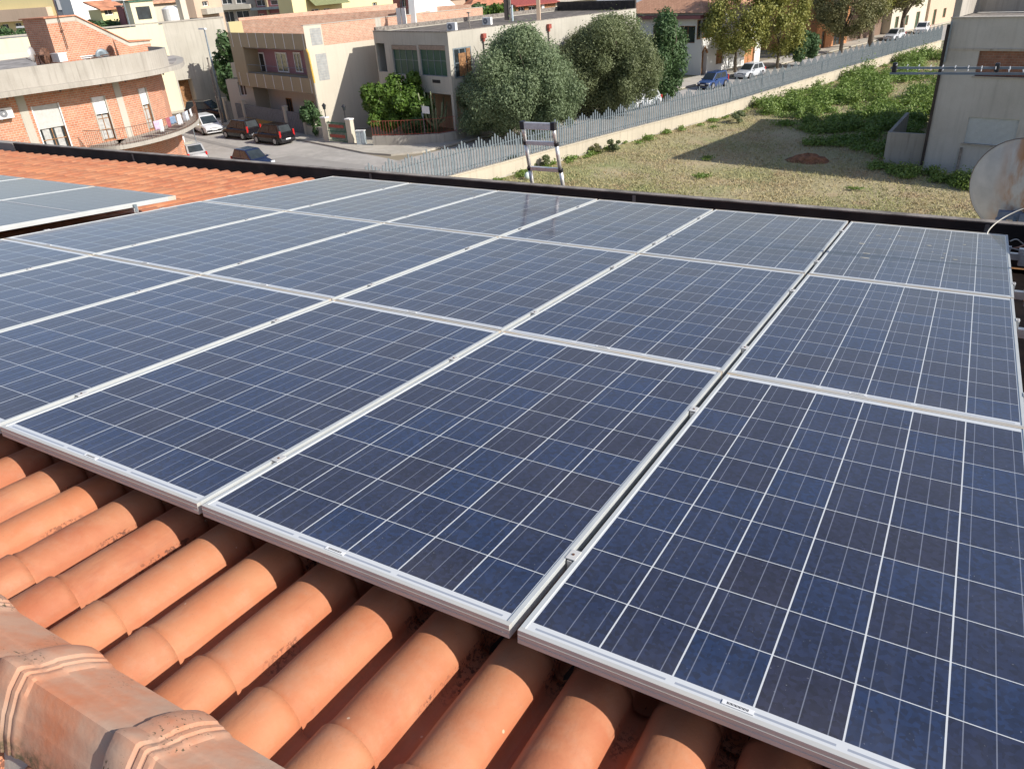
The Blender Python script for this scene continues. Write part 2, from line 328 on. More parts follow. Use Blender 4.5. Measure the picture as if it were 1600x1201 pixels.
mb = MB(); mb.prism([E(-190, 32.3), E(-52, 32.3), E(-49.5, 33), E(-48.2, 35), E(-51, 150), E(-53.5, 150), E(-52.6, 60), E(-50.2, 38), E(-52, 36.2), E(-190, 36.2)], 0, .14)
o = mb.build('pavement_by_houses', M['pave']); o['kind'] = 'structure'
mb = MB(); mb.prism([(p[0] - 2.6, p[1] + .8) for p in FP[2:]] + [(p[0] + .1, p[1]) for p in FP[2:]][::-1], 0, .13)
o = mb.build('pavement_by_fence', M['pave']); o['kind'] = 'structure'
mb = MB(); mb.prism([E(-190, 23.5), E(-31, 23.5), E(-31, 22.2), E(-190, 22.2)], 0, .13)
o = mb.build('pavement_near_side', M['pave']); o['kind'] = 'structure'

# ------------------------------------------------------------------ our own tiled roof
TA = ROOF
house = thing('tiled_house', 'house under the camera with red terracotta barrel tile roof and black edged parapet', 'house', (0, 0, TA))
def roofobj(mb, name, m, parent=house, **k):
    o = mb.build(name, m, parent, local=True, **k); o.rotation_euler = (-TILT, 0, 0); return o
X0, X1, V1 = -13.6, 1.02, 5.42
def tile_rows(fn, v_from, v_to, x_from, x_to, flip=False):
    mb = MB(); PT = .198; EX = .41
    prof = []
    prof.append((-.003, -.010))
    for k in range(17):
        u = -1 + 2 * k / 16; prof.append((.073 * u + .073, .0 + .066 * math.sqrt(max(0, 1 - (abs(u) * .965) ** 2))))
    prof += [(.1475, -.004), (.152, -.018), (.168, -.024), (.184, -.022), (.1935, -.012)]
    nx = int((x_to - x_from) / PT) + 1
    j0 = math.floor((v_from + .31) / EX); j1 = math.ceil((v_to + .31) / EX)
    for j in range(j0, j1):
        va, vb = -.31 + j * EX, -.31 + (j + 1) * EX
        for i in range(nx):
            x = math.floor(x_from / PT) * PT + i * PT - .073 - .024
            jr = random.uniform(-.003, .003); jz = random.uniform(-.0025, .0025); k = len(mb.v); P = []
            near = x > -3.5
            # v stations: (v, widening, dz)
            st = [(va - .03, -.0022, -.010), (va + .006, -.0022, -.008), (va + .012, -.0006, -.0035), (va + .03, -.0016, -.006), (va + .12, -.0008, -.003), (vb - .02, .0006, .002), (vb, .0008, .003), (vb + .001, .0, -.006)]
            if not near: st = [st[0], st[4], st[6], st[7]]
            for (v, wd, dz) in st:
                for (px, pz) in prof:
                    c = .073; qx = c + (px - c) * (1 + wd / .066) if px <= .148 else px
                    P.append((x + qx + jr, v + jr, -.186 + pz * (1 + wd / .066) + dz + jz))
            n = len(prof); mb.v += [fn(p) for p in P]
            mb.f += [(k + a * n + b, k + a * n + b + 1, k + (a + 1) * n + b + 1, k + (a + 1) * n + b) for a in range(len(st) - 1) for b in range(n - 1)]
    return mb
mb = tile_rows(lambda p: (p[0], min(max(p[1], -.60), V1), p[2]), -.66, V1 - .1, X0, X1 - .15)
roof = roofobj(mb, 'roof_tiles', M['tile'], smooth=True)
a12 = 2 * TILT + math.radians(1)
def other(p):        # the near slope, falling away behind the ridge
    w = -(p[1] + .62) - .62; d = p[1] + .64
    y = -.64 - d; z = p[2]
    return (p[0] - .06, -.64 - d * math.cos(a12) + 0, z - d * math.sin(a12))
mb = tile_rows(other, -.60, 2.2, -4.5, X1 - .15)
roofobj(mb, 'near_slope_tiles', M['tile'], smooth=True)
# under-slab (keeps light out below the tiles)
mb = MB(); mb.hexa([(X0, -.64, -.42), (X1, -.64, -.42), (X1, V1 + .02, -.42), (X0, V1 + .02, -.42)], [(X0, -.64, -.215), (X1, -.64, -.215), (X1, V1 + .02, -.215), (X0, V1 + .02, -.215)])
roofobj(mb, 'roof_deck', M['black'])
# ridge tiles
RP = [(-.450, -.135), (-.455, -.100), (-.462, -.078), (-.500, -.050), (-.545, -.024), (-.551, -.023), (-.575, -.010), (-.602, .004), (-.609, .004), (-.632, -.022), (-.648, -.052), (-.653, -.060), (-.668, -.098), (-.676, -.135)]
RQ = [(a[0] + (b[0] - a[0]) * k / 4, a[1] + (b[1] - a[1]) * k / 4) for a, b in zip(RP[:-1], RP[1:]) for k in range(4)] + [RP[-1]]; RP = RQ
def ridge_tile(x):
    mb = MB(); L = .385
    st = [(-.012, 1.26), (-.009, 1.38), (.008, 1.50), (.032, 1.50), (.050, 1.42), (.055, 1.26), (.058, 1.25), (.061, 1.31), (.070, 1.29), (.074, 1.17), (.077, 1.16), (.080, 1.20), (.090, 1.17), (.096, 1.05), (.11, 1.02), (.24, 1.0), (L - .01, .95), (L, .95)]
    cy, cz = -.575, -.135; n = len(RP); P = []
    for (dx, k) in st:
        for i, (v, z) in enumerate(RP):
            bul = 1 + (k - 1)
            sc_ = .5 + .5 * abs(math.sin(PI * (v + .45) / .125)) ** .7; b2 = 1 + (bul - 1) * sc_ * (1.0 if k > 1.05 else 1); P.append((x + dx, cy + (v - cy) * (1 + (b2 - 1) * .30), cz + (z - cz) * (1 + (b2 - 1) * .38)))
    mb.add(P, [(a * n + b, a * n + b + 1, (a + 1) * n + b + 1, (a + 1) * n + b) for a in range(len(st) - 1) for b in range(n - 1)] + [tuple(range(n))])
    return mb
for k in range(-8, 4):
    o = roofobj(ridge_tile(-.47 + k * .372), 'ridge_tile', M['ridge'], smooth=True)
    es = o.modifiers.new('s', 'EDGE_SPLIT'); es.split_angle = math.radians(32)
mb = MB(); mb.hexa([(X0, -.74, -.3), (X1, -.74, -.3), (X1, -.47, -.3), (X0, -.47, -.3)], [(X0, -.665, -.14), (X1, -.665, -.14), (X1, -.47, -.14), (X0, -.47, -.14)])
roofobj(mb, 'ridge_mortar', M['greyc'])
# parapet at the eaves (level, world coordinates)
pz = ROOF - .63
mb = MB(); mb.box(((-12.2 + 2.2) / 2, 5.650, pz - .56), (14.4, .06, 1.1)); mb.build('parapet', M['black'], house)
mb = MB(); mb.box(((-12.2 + 2.2) / 2, 5.652, pz - .006), (14.42, .072, .014)); mb.build('parapet_cap', M['cap'], house, bevel=.004)
for x_ in (-9.3, -5.1, -1.95, .9): mb = MB(); mb.box((x_, 5.6185, pz - .3), (.03, .006, .56)); mb.build('parapet_joint', M['cap'], house)
mb = MB(); mb.box((-13.6, 5.675, pz - .56), (2.78, .13, 1.1)); mb.build('parapet_end', M['concrete'], house)  # paler concrete stands in for sunlight on the parapet's return
mb = MB(); mb.box((1.62, 2.2, ROOF - .62), (.16, 6.75, 1.0)); mb.build('side_parapet', M['black'], house)
mb = MB(); mb.box((1.28, 2.2, ROOF - 1.0), (.5, 6.7, .1)); mb.box((-6, 5.53, ROOF - 1.0), (15, .15, .1)); mb.build('gutter', M['wood'], house)
mb = MB(); mb.box((-6.4, 2.5, (ROOF - 1.1) / 2), (16.3, 6.2, ROOF - 1.1)); mb.box((-6.4, -3.1, (ROOF - 1.9) / 2), (16.3, 4.9, ROOF - 1.9)); mb.build('wall', M['greyc'], house)
mb = MB(); mb.box((-2, 7.8, 3.55), (9, 4.1, 7.1)); mb.build('annex_wall', M['greyc'], house)

# ------------------------------------------------------------------ solar panels
def panel_proto(name, w, l, cm, lip=.012, th=.036):
    r = thing(name, None, 'solar panel')
    mb = MB()
    for (a, b, c, d) in ((0, 0, w, lip), (0, l - lip, w, l), (0, lip, lip, l - lip), (w - lip, lip, w, l - lip)):
        mb.hexa([(a, b, -th), (c, b, -th), (c, d, -th), (a, d, -th)], [(a, b, 0), (c, b, 0), (c, d, 0), (a, d, 0)])
    for z in (-.012, -.024): mb.box((w / 2, -.0006, z), (w, .0012, .0016))
    mb.build('frame', M['gframe'], r, local=True, bevel=.0012)
    mb = MB(); mb.hexa([(lip - .001, lip - .001, -.007), (w - lip + .001, lip - .001, -.007), (w - lip + .001, l - lip + .001, -.007), (lip - .001, l - lip + .001, -.007)], [(lip - .001, lip - .001, -.0025), (w - lip + .001, lip - .001, -.0025), (w - lip + .001, l - lip + .001, -.0025), (lip - .001, l - lip + .001, -.0025)])
    mb.build('glass', cm, r, local=True)
    return r
def place(o, u, v, z, label, group):
    c, s = math.cos(TILT), math.sin(TILT)
    o.location = (u, v * c + z * s, ROOF - v * s + z * c); o.rotation_euler = (-TILT, 0, 0); o['label'] = label; o['group'] = group
pp = panel_proto('solar_panel', .992, 1.6635, M['cell'])
mb = MB(); mb.box((.47, .0235, -.0012), (.06, .012, .0016)); st_ = mb.build('label_sticker', M['whitep'], pp, local=True)
mb = MB()
for k in range(16): mb.box((.45 + k * .0026, .0235, -.0003), (.0012 if k % 3 else .0018, .006, .0004))
mb.build('barcode', M['blackp'], st_, local=True)
rows = ['front row', 'middle row', 'back row']; cols_ = ['rightmost', 'second from the right', 'third from the right', 'fourth from the right', 'fifth from the right', 'leftmost']
first = True
for r in range(3):
    for c in range(6):
        o = pp if first else copy_tree(pp); first = False
        place(o, -c * 1.012 + random.uniform(-.002, .002) + .012, r * 1.6685 + random.uniform(-.002, .002), random.uniform(-.001, .001), 'blue polycrystalline solar panel, %s in the %s of the big array' % (cols_[c], rows[r]), 'blue solar panels of the big array')
p2 = panel_proto('solar_panel', 1.134, 1.722, M['mono'], .012, .036)
mb = MB(); mb.box((.567, .861, -.0018), (1.10, .014, .0016)); mb.build('centre_strip', M['frame'], p2, local=True)
for k in range(3):
    o = p2 if k == 0 else copy_tree(p2)
    place(o, -6.352 - k * 1.152, 1.485, .052, 'dark grey panel of the raised array, ' + ['rightmost one', 'middle one', 'leftmost one cut by the photo edge'][k], 'dark grey solar panels at far left')
rl = None
def rail(v, ua, ub, z, label):
    t = thing('mounting_rail', label, 'rail', (0, 0, ROOF), 'mounting rails under the panels'); t.rotation_euler = (-TILT, 0, 0)
    mb = MB(); mb.box(((ua + ub) / 2, v, z - .058), (ub - ua, .04, .04)); mb.build('bar', M['alu'], t, local=True)
    return t
def clamp(t, u, v, z=0.0, end=False):
    mb = MB(); mb.box((u, v, z - .026), (.014, .045, .045)); mb.box((u, v, z + .0010), (.026 if not end else .016, .04, .0020))
    c_ = mb.build('clamp', M['frame'], t, local=True); mb = MB(); mb.cyl((u, v, z), (u, v, z + .004), .0035); mb.build('bolt', M['iron'], c_, local=True)
for r in range(3):
    for q, dv in enumerate((.30, 1.27)):
        v = r * 1.6685 + dv; t = rail(v, -5.03, 1.10, 0, 'aluminium rail under the %s of the big array, %s of its two' % (rows[r], ['nearer', 'farther'][q]))
        for c in range(6): clamp(t, -c * 1.012 + .002, v)
        clamp(t, 1.012, v, -.0, True)
        mb = MB(); mb.box((1.10, v, -.075), (.05, .06, .07)); mb.box((1.08, v, -.02), (.03, .05, .03)); mb.build('bracket', M['alu'], t, local=True)
for q, v in enumerate((1.55, 2.80)):
    t = rail(v, -8.6, -5.2, .052, 'aluminium rail with end clamp under the raised dark array, %s of its two' % ['nearer', 'farther'][q])
    mb = MB(); mb.box((-5.208, v, .030), (.014, .028, .02)); mb.box((-5.205, v, .002), (.02, .022, .04)); mb.build('clamp', M['grey_metal'], t, local=True)

# droppings and grit on the last panel of the back row
mb = MB()
for k in range(16):
    u, v = random.uniform(.1, .98), 3.34 + random.uniform(.5, 1.58); a = random.uniform(.004, .015); n = 9
    th0 = random.uniform(0, 6); st = random.uniform(1, 2.6)
    P = [(u + a * st * math.cos(2 * PI * i / n) * random.uniform(.6, 1.1), v + a * math.sin(2 * PI * i / n) * random.uniform(.6, 1.1), -.0012) for i in range(n)]; mb.add(P, [tuple(range(n))])
o = mb.build('bird_droppings', plain('droppings', (.5, .48, .40), .9), None); o.location = (0, 0, ROOF); o.rotation_euler = (-TILT, 0, 0)
tag(o, 'pale bird droppings splashed on the rightmost panel of the back row', 'droppings', kind='stuff')

# ------------------------------------------------------------------ ladder, dish, antenna, cables
t = thing('telescopic_ladder', 'top of an aluminium telescopic ladder with black joints leaning on the black parapet', 'ladder', (-3.02, 8.2, 7.1))
zt = ROOF - .10; yt = 5.80
def ly(z): return yt + (zt - z) * .24
secs = [zt, zt - .17, zt - .44, zt - .73, zt - 1.02, zt - 1.31, zt - 1.60, zt - 1.9, zt - 2.2, zt - 2.5, zt - 2.8, zt - 3.1]
xl, xr = -3.205, -2.865
for i in range(len(secs)):
    z0 = secs[i]; z1 = secs[i + 1] if i + 1 < len(secs) else 7.1; rr = .0185 + .0012 * i
    for x, sg in ((xl - .002 * i, -1), (xr + .006 * i, 1)):
        mb = MB(); mb.cyl((x, ly(z0), z0), (x, ly(z1), z1), rr, 12); mb.build('stile', M['alu'], t, smooth=True)
        if i: mb = MB(); mb.cyl((x, ly(z0 + .012), z0 + .012), (x, ly(z0 - .018), z0 - .018), rr + .006, 12); mb.build('joint', M['blackp'], t)
    mb = MB(); mb.box(((xl + xr) / 2 + .002 * i, ly(z0), z0), (xr - xl - .02, .040, .040 if i else .066)); mb.build('rung', M['alu'], t, bevel=.004)
for x in (xl, xr): mb = MB(); mb.box((x, ly(zt), zt + .004), (.050, .052, .078)); mb.build('end_cap', M['blackp'], t, bevel=.006)

dn = Vector((.30, .92, .22)).normalized(); dc = Vector(AY(1600, 296, 8.6)); DR = 9.6 / 7.25; du = dn.cross(Vector((0, 0, 1))).normalized(); dv_ = du.cross(dn)
t = thing('satellite_dish', 'round grey satellite dish seen from behind with a rust stain beyond the parapet corner', 'satellite dish', dc - Vector((0, 0, .5)))
mb = MB(); n = 40; rr_ = [0, .1, .2, .3, .37, .392, .40, .40, .392, .37, .3, .2, .1, 0]; hh = [-.085, -.080, -.065, -.038, -.012, -.004, -.006, .004, .008, -.003, -.028, -.055, -.07, -.075]
P = [dc + dn * h * DR + du * r * DR * math.cos(2 * PI * k / n) + dv_ * r * DR * math.sin(2 * PI * k / n) * 1.05 for r, h in zip(rr_, hh) for k in range(n)]
mb.add(P, [(a * n + k, a * n + (k + 1) % n, (a + 1) * n + (k + 1) % n, (a + 1) * n + k) for a in range(len(rr_) - 1) for k in range(n)])
dm, dt, db = nt('dish_paint'); co = node(dt, 'ShaderNodeTexCoord').outputs['Object']; sx = node(dt, 'ShaderNodeSeparateXYZ'); dt.links.new(co, sx.inputs[0])
nz = noise(dt, scalev(dt, co, (7, 7, 2)), 1, 5); rs = math_(dt, 'MULTIPLY', ramp(dt, nz, .40, .56), ramp(dt, sx.outputs[0], -.30, -.06))
aa = mixc(dt, ramp(dt, noise(dt, co, 7, 5), .35, .7), (.50, .49, .46), (.62, .60, .56)); aa = mixc(dt, rs, aa, (.44, .20, .07)); dt.links.new(aa, db.inputs['Base Color']); db.inputs['Roughness'].default_value = .6
mb.build('reflector', dm, t, smooth=True)
mb = MB(); P = [dc + dn * .0 + du * .402 * DR * math.cos(2 * PI * k / n) + dv_ * .402 * DR * 1.05 * math.sin(2 * PI * k / n) for k in range(n + 1)]; mb.tube(P, .007, 6, False); mb.build('rim', plain('dish_rim', (.22, .17, .13), .7), t)
c0 = dc - dn * .14 - dv_ * .24; bb = plain('blue_grey_bracket', (.16, .20, .27), .6)
mb = MB(); mb.box(c0 - du * .05, (.22, .07, .09)); mb.box(c0 + Vector((.08, -.02, -.03)), (.08, .06, .14)); mb.box(c0 + Vector((-.12, -.01, -.05)), (.10, .04, .05)); mb.build('bracket', bb, t, bevel=.01)
mb = MB(); mb.tube([c0, c0 + Vector((.06, 0, -.25)), c0 + Vector((.06, .05, -2.2))], .024, 10); mb.build('mast', M['grey_metal'], t, smooth=True)
mb = MB(); mb.tube([dc - dv_ * .53, dc - dv_ * .60 + dn * .42], .012, 8); mb.cyl(dc - dv_ * .60 + dn * .42, dc - dv_ * .52 + dn * .36, .03); mb.build('feed_arm', M['grey_metal'], t)

# log periodic antenna on a mast outside the frame at the right
pa, pb = AY(1392, 105, 4.0), AY(1600, 109, 4.0)
t = thing('television_antenna', 'twin boom television antenna with short rods pointing in from the right above the field', 'antenna', (2.1, 4.0, ROOF - .6))
dd = (pb - pa) / np.linalg.norm(pb - pa); Lb = 1.9
for q, dz in enumerate((.014, -.014)):
    mb = MB(); P = pa + dd * Lb / 2 + np.array([0, 0, dz]); mb.box(P, (Lb, .011, .011)); mb.build('boom', M['grey_metal'], t)
for k, dpx in enumerate((1398, 1558)):
    P = AY(dpx, 105.5, 4.0); mb = MB(); mb.box(P, (.024, .028, .050 - .006 * k)); mb.build('boom_clip', M['blackp'], t, bevel=.005)
for k in range(30):
    s_ = .03 + k * .055 * (1 + k * .01); up = 1 if k % 2 else -1; ln = .045 + .010 * k
    if s_ > Lb: break
    for q in (1, -1):
        P = pa + dd * s_ + np.array([0, 0, .014 * up * q]); a = P + np.array([0, -q * .004, 0]); mb = MB()
        mb.cyl(a, P + np.array([0, -q * ln * up, 0]), .0026, 6); mb.build('element', M['alu'], t)
mb = MB(); mb.cyl(pa + dd * (Lb - .25) + np.array([0, .03, .3]), pa + dd * (Lb - .25) + np.array([0, .03, -3.6]), .02, 12); mb.build('mast', M['grey_metal'], t, smooth=True)

def curve_pts(P, n=60):
    P = [Vector(p) for p in P]; P = [P[0] * 2 - P[1]] + P + [P[-1] * 2 - P[-2]]; out = []
    for i in range(1, len(P) - 2):
        for k in range(n // (len(P) - 3)):
            s = k / (n // (len(P) - 3)); a, b, c, d = P[i - 1], P[i], P[i + 1], P[i + 2]
            out.append(.5 * ((2 * b) + (c - a) * s + (2 * a - 5 * b + 4 * c - d) * s * s + (3 * b - a - 3 * c + d) * s ** 3))
    out.append(P[-2]); return out
mb = MB(); mb.tube(curve_pts([AY(1640, 318, 5.3), AY(1600, 326, 5.25), AY(1572, 338, 5.2), AY(1552, 352, 5.1), AY(1542, 366, 4.95), AY(1545, 379, 4.85), AY(1560, 385, 4.78), AY(1585, 389, 4.78), AY(1620, 398, 4.8)]), .0042, 8)
tag(mb.build('white_cable', M['white_cable'], None, smooth=True), 'thin white cable looping from the dish down over the corner of the last panel', 'cable')
mb = MB(); mb.tube(curve_pts([AY(1578, 377, 4.9), AY(1588, 374, 4.92), AY(1597, 380, 4.95), AY(1612, 392, 4.95)]), .0042, 8)
tag(mb.build('cable_loop', M['white_cable'], None, smooth=True), 'short white cable loop coming out behind the frame corner of the last panel', 'cable')
mb = MB(); mb.tube(curve_pts([AY(1576, 389, 4.86), AY(1590, 387, 4.87), AY(1604, 382, 4.9), AY(1630, 372, 4.9)]), .007, 8)
tag(mb.build('orange_cable', M['pink_cable'], None, smooth=True), 'thicker orange pink cable crossing the white ones at the panel corner', 'cable')

# ================================================================== background
def leaves(centres, n, size, seed, shell=.55, squash=1.0, jitter=.25, elong=1.6):
    """many small leaf faces spread through overlapping blobs; centres = [(x,y,z,rx,ry,rz)]"""
    r = np.random.default_rng(seed); C = np.array([c[:6] for c in centres], float); vol = C[:, 3] * C[:, 4] * C[:, 5]; idx = r.choice(len(C), n, p=vol ** .75 / (vol ** .75).sum())
    d = r.normal(size=(n, 3)); d /= np.linalg.norm(d, axis=1)[:, None]; rad = (shell + (1 - shell) * r.random(n) ** .6) * (1 + r.normal(size=n) * jitter * .35)
    P = C[idx, :3] + d * C[idx, 3:6] * rad[:, None]; P[:, 2] = np.maximum(P[:, 2], .15)
    nn = d + r.normal(size=(n, 3)) * .62 + np.array([0, 0, .15]); a = np.cross(nn, r.normal(size=(n, 3))); a /= np.linalg.norm(a, axis=1)[:, None]; b = np.cross(nn, a); b /= np.linalg.norm(b, axis=1)[:, None]
    s = size * (.6 + .8 * r.random(n))[:, None]; a = a * s * elong * .5; b = b * s * .5
    V = np.stack([P - a, P + b * .8, P + a, P - b * .8], 1).reshape(-1, 3); F_ = np.arange(4 * n).reshape(-1, 4)
    mb = MB(); mb.v = V.tolist(); mb.f = [tuple(x) for x in F_.tolist()]; return mb
def lumps(cx, cy, z0, z1, rx, ry, n, seed, rr=(.25, .42), taper=.0):
    r = random.Random(seed); out = []
    for i in range(n):
        u = r.uniform(-1, 1); th = r.uniform(0, 2 * PI); k = math.sqrt(1 - u * u) * r.uniform(.55, .85); f = r.uniform(*rr)
        zc = (z0 + z1) / 2; zz = zc + u * (z1 - z0) / 2 * .74; w = 1 - taper * (zz - z0) / (z1 - z0)
        out.append((cx + rx * k * w * math.cos(th), cy + ry * k * w * math.sin(th), zz, rx * f, ry * f, (z1 - z0) / 2 * f * 1.05))
    return out
def trunk(mb, x, y, zf, r, seed, limbs=5, spread=1.6, h=None):
    q = random.Random(seed); h = h or zf
    mb.tube([(x, y, -.1), (x + q.uniform(-.1, .1), y, h * .25), (x + q.uniform(-.2, .2), y + q.uniform(-.2, .2), h * .5)], [r * 1.3, r, r * .8], 8)
    for k in range(limbs):
        a = 2 * PI * k / limbs + q.uniform(-.5, .5); b = spread * q.uniform(.7, 1.2); z = h * q.uniform(.22, .4)
        mb.tube([(x, y, z), (x + b * .4 * math.cos(a), y + b * .4 * math.sin(a), z + (h - z) * .4), (x + b * .8 * math.cos(a + .2), y + b * .8 * math.sin(a + .2), z + (h - z) * .72), (x + b * math.cos(a), y + b * math.sin(a), h * q.uniform(.9, 1.05))], [r * .6, r * .45, r * .28, r * .08], 6)
    return mb
def tree(name, label, cat, x, y, z0, z1, rx, ry, mat_, n, leaf, seed, nl=16, limbs=5, tr=.16, group=None, taper=0., shell=.55, rr=(.25, .42), core=True, subs=(), jit=.25):
    t = thing(name, label, cat, (x, y, 0), group)
    L = lumps(x, y, z0, z1, rx, ry, nl, seed, rr, taper)
    for (dx, dy, a, b, r_, k) in subs: L += lumps(x + dx, y + dy, a, b, r_, r_, k, seed + 7, rr)
    if core: L.append((x, y, (z0 + z1) / 2, rx * .55, ry * .55, (z1 - z0) * .3))
    leaves(L, n, leaf, seed, shell, jitter=jit).build('crown', mat_, t, uv=False)
    trunk(MB(), 0, 0, 0, .1, 1) if False else None
    mb = MB(); trunk(mb, x, y, z1 * .85, tr, seed, limbs, min(rx, ry) * .75); mb.build('trunk', M['bark'], t, smooth=True)
    return t
M['olive'] = leafmat('olive_leaves', (.18, .245, .12), (.24, .30, .165), (.20, .27, .13), .4)
M['olive2'] = leafmat('dull_olive_leaves', (.18, .215, .095), (.23, .265, .13), (.20, .235, .11), .4)
M['dgreen'] = leafmat('dark_green_leaves', (.045, .10, .03), (.11, .19, .07), (.08, .14, .05), .3)
M['lgreen'] = leafmat('fresh_green_leaves', (.05, .12, .012), (.15, .24, .03), (.03, .08, .01))
M['yleaf'] = leafmat('yellowing_leaves', (.20, .24, .06), (.38, .34, .08), (.15, .21, .05))
M['rleaf'] = leafmat('autumn_brown_leaves', (.17, .18, .07), (.24, .21, .09), (.13, .17, .06))
M['weed'] = leafmat('green_weeds', (.11, .20, .03), (.21, .30, .06), (.18, .24, .06))
def strawmat():
    m, t, b = nt('dry_grass_blades'); g = node(t, 'ShaderNodeNewGeometry'); co = node(t, 'ShaderNodeTexCoord').outputs['Object']
    a = mixc(t, ramp(t, noise(t, co, .16, 5), .42, .6), (.44, .36, .19), (.30, .31, .12)); a = mixc(t, ramp(t, noise(t, co, .5, 5), .52, .66), a, (.38, .27, .15)); a = mixc(t, math_(t, 'MULTIPLY', g.outputs['Random Per Island'], .3), a, (.52, .46, .26))
    t.links.new(a, b.inputs['Base Color']); b.inputs['Roughness'].default_value = .9; return m
M['straw'] = strawmat()
M['cactus'] = plain('cactus_skin', (.26, .29, .15), .7, 0, .25, 5)

# ---- field wall with zigzag steel paling fence
def poly_at(P, s):
    for a, b in zip(P[:-1], P[1:]):
        L = math.dist(a, b)
        if s <= L: return (a[0] + (b[0] - a[0]) * s / L, a[1] + (b[1] - a[1]) * s / L), math.atan2(b[1] - a[1], b[0] - a[0])
        s -= L
    return P[-1], math.atan2(P[-1][1] - P[-2][1], P[-1][0] - P[-2][0])
t = thing('paling_fence', 'long steel paling fence with zigzag top on a pale low wall beside the field', 'fence', (FP[0][0], FP[0][1], 0))
mb = MB(); Wd = .18
for a, b in zip(FP[:-1], FP[1:]):
    f = Face(a, (b[0] - a[0], b[1] - a[1])); L = math.dist(a, b)
    mb.slab(f, 0, L, -.3, .92, -Wd / 2, Wd / 2); mb.slab(f, 0, L, .92, 1.0, -Wd / 2 - .04, Wd / 2 + .04)
mb.build('low_wall', stucco('field_wall_render', (.56, .50, .39), amt=.5, streak=.5), t)
tot = sum(math.dist(a, b) for a, b in zip(FP[:-1], FP[1:])); seg = 1.38; ns = int(tot / seg); proto = None
for k in range(ns):
    (x, y), an = poly_at(FP, k * seg + .01)
    if proto is None:
        mb = MB(); hs = [1.42, 1.58, 1.74, 1.90, 1.74, 1.58]
        for i, h in enumerate(hs):
            X = .115 + i * .23; mb.hexa([(X - .05, -.02, .06), (X + .05, -.02, .06), (X + .05, .02, .06), (X - .05, .02, .06)], [(X - .05, -.02, h - .05), (X + .05, -.02, h - .05), (X + .05, .02, h - .05), (X - .05, .02, h - .05)])
            mb.hexa([(X - .05, -.02, h - .05), (X + .05, -.02, h - .05), (X + .05, .02, h - .05), (X - .05, .02, h - .05)], [(X - .01, -.02, h), (X + .01, -.02, h), (X + .01, .02, h), (X - .01, .02, h)])
        for z in (.25, 1.2): mb.box((.69, .035, z), (1.38, .03, .05))
        mb.box((0, .05, .6), (.06, .06, 1.2))
        proto = mb.build('fence_panel', M['grey_metal'], t, local=True); o = proto
    else: o = proto.copy(); col.objects.link(o); o.parent = t
    o.location = (x - FP[0][0], y - FP[0][1], 1.0 + random.uniform(-.02, .02)); o.rotation_euler = (random.uniform(-.02, .02), 0, an)

# ---- olive trees and street trees
def TP(px, py, off=0.0):
    p = G(px, py); return p[0] - off * .957, p[1] + off * .29
x, y = TP(822, 226, 1.3); tree('olive_tree', 'big round silvery green olive tree nearest the ladder behind the paling fence', 'tree', x + .3, y + 1.2, .2, 8.3, 4.3, 4.3, M['olive'], 140000, .115, 11, 46, group='street trees behind the paling fence', shell=.5, rr=(.16, .34), jit=.6, subs=((-3.2, -.6, .1, 5.8, 2.6, 20), (2.6, .8, .1, 6.8, 2.8, 20)))
x, y = TP(962, 184, 1.3); tree('olive_tree', 'duller brownish olive tree in the middle between the silvery one and the dark green tree', 'tree', x, y + 1, .3, 8.5, 4.4, 4.4, M['olive2'], 140000, .115, 12, 52, group='street trees behind the paling fence', shell=.5, rr=(.16, .34), jit=.6, subs=((2.8, -.6, .2, 6.8, 2.6, 18), (-2.2, -2, .2, 5.6, 2.6, 16)))
x, y = TP(1052, 160, 1.0); tree('broadleaf_tree', 'narrow dark green broadleaf tree beside the parked blue car', 'tree', x, y, .6, 7.8, 2.5, 2.5, M['dgreen'], 26000, .17, 13, 34, group='street trees behind the paling fence', taper=.35)
x, y = TP(1160, 122, 1.9); tree('plane_tree', 'tall tree with thin yellowing leaves in front of the cream house', 'tree', x, y + 3, 1.4, 10.6, 4.9, 4.8, M['yleaf'], 21000, .17, 14, 80, 7, .15, 'street trees behind the paling fence', shell=.1, rr=(.12, .24), core=False, jit=1.0)
x, y = TP(1222, 112, 1.2); tree('plane_tree', 'yellow green tree just left of the orange building', 'tree', x, y + 2, 0.7, 10.8, 3.9, 4.6, M['yleaf'], 27000, .17, 15, 85, 6, .15, 'street trees behind the paling fence', shell=.1, rr=(.12, .24), core=False, jit=1.0)
x, y = TP(1325, 84, 1.0); tree('plane_tree', 'half bare brownish tree hanging right of the orange building', 'tree', x, y, 1.4, 11, 5.2, 4.8, M['rleaf'], 26000, .16, 16, 80, 8, .2, 'street trees behind the paling fence', shell=.1, rr=(.12, .24), core=False, jit=1.0)
x, y = TP(1368, 74, .8); tree('plane_tree', 'street tree with a dark forked trunk splitting low in a wide vee', 'tree', x, y, 3.4, 11.5, 5.6, 5.0, M['yleaf'], 24000, .2, 17, 34, 5, .3, 'street trees behind the paling fence', shell=.2, rr=(.16, .3), core=False, jit=1.0)
x, y = TP(1416, 60, .8); tree('plane_tree', 'last dark trunked street tree next to the white parked car', 'tree', x, y, 3.2, 11.0, 5.6, 5.0, M['rleaf'], 24000, .22, 18, 20, 4, .3, 'street trees behind the paling fence', shell=.2, rr=(.16, .3), core=False, jit=1.0)
x, y = TP(1262, 104, .9); tree('shrub', 'dark green bush growing low over the fence under the orange building', 'shrub', x, y, .4, 4.0, 2.2, 2.2, M['dgreen'], 9000, .18, 19, 14, 3, .08)

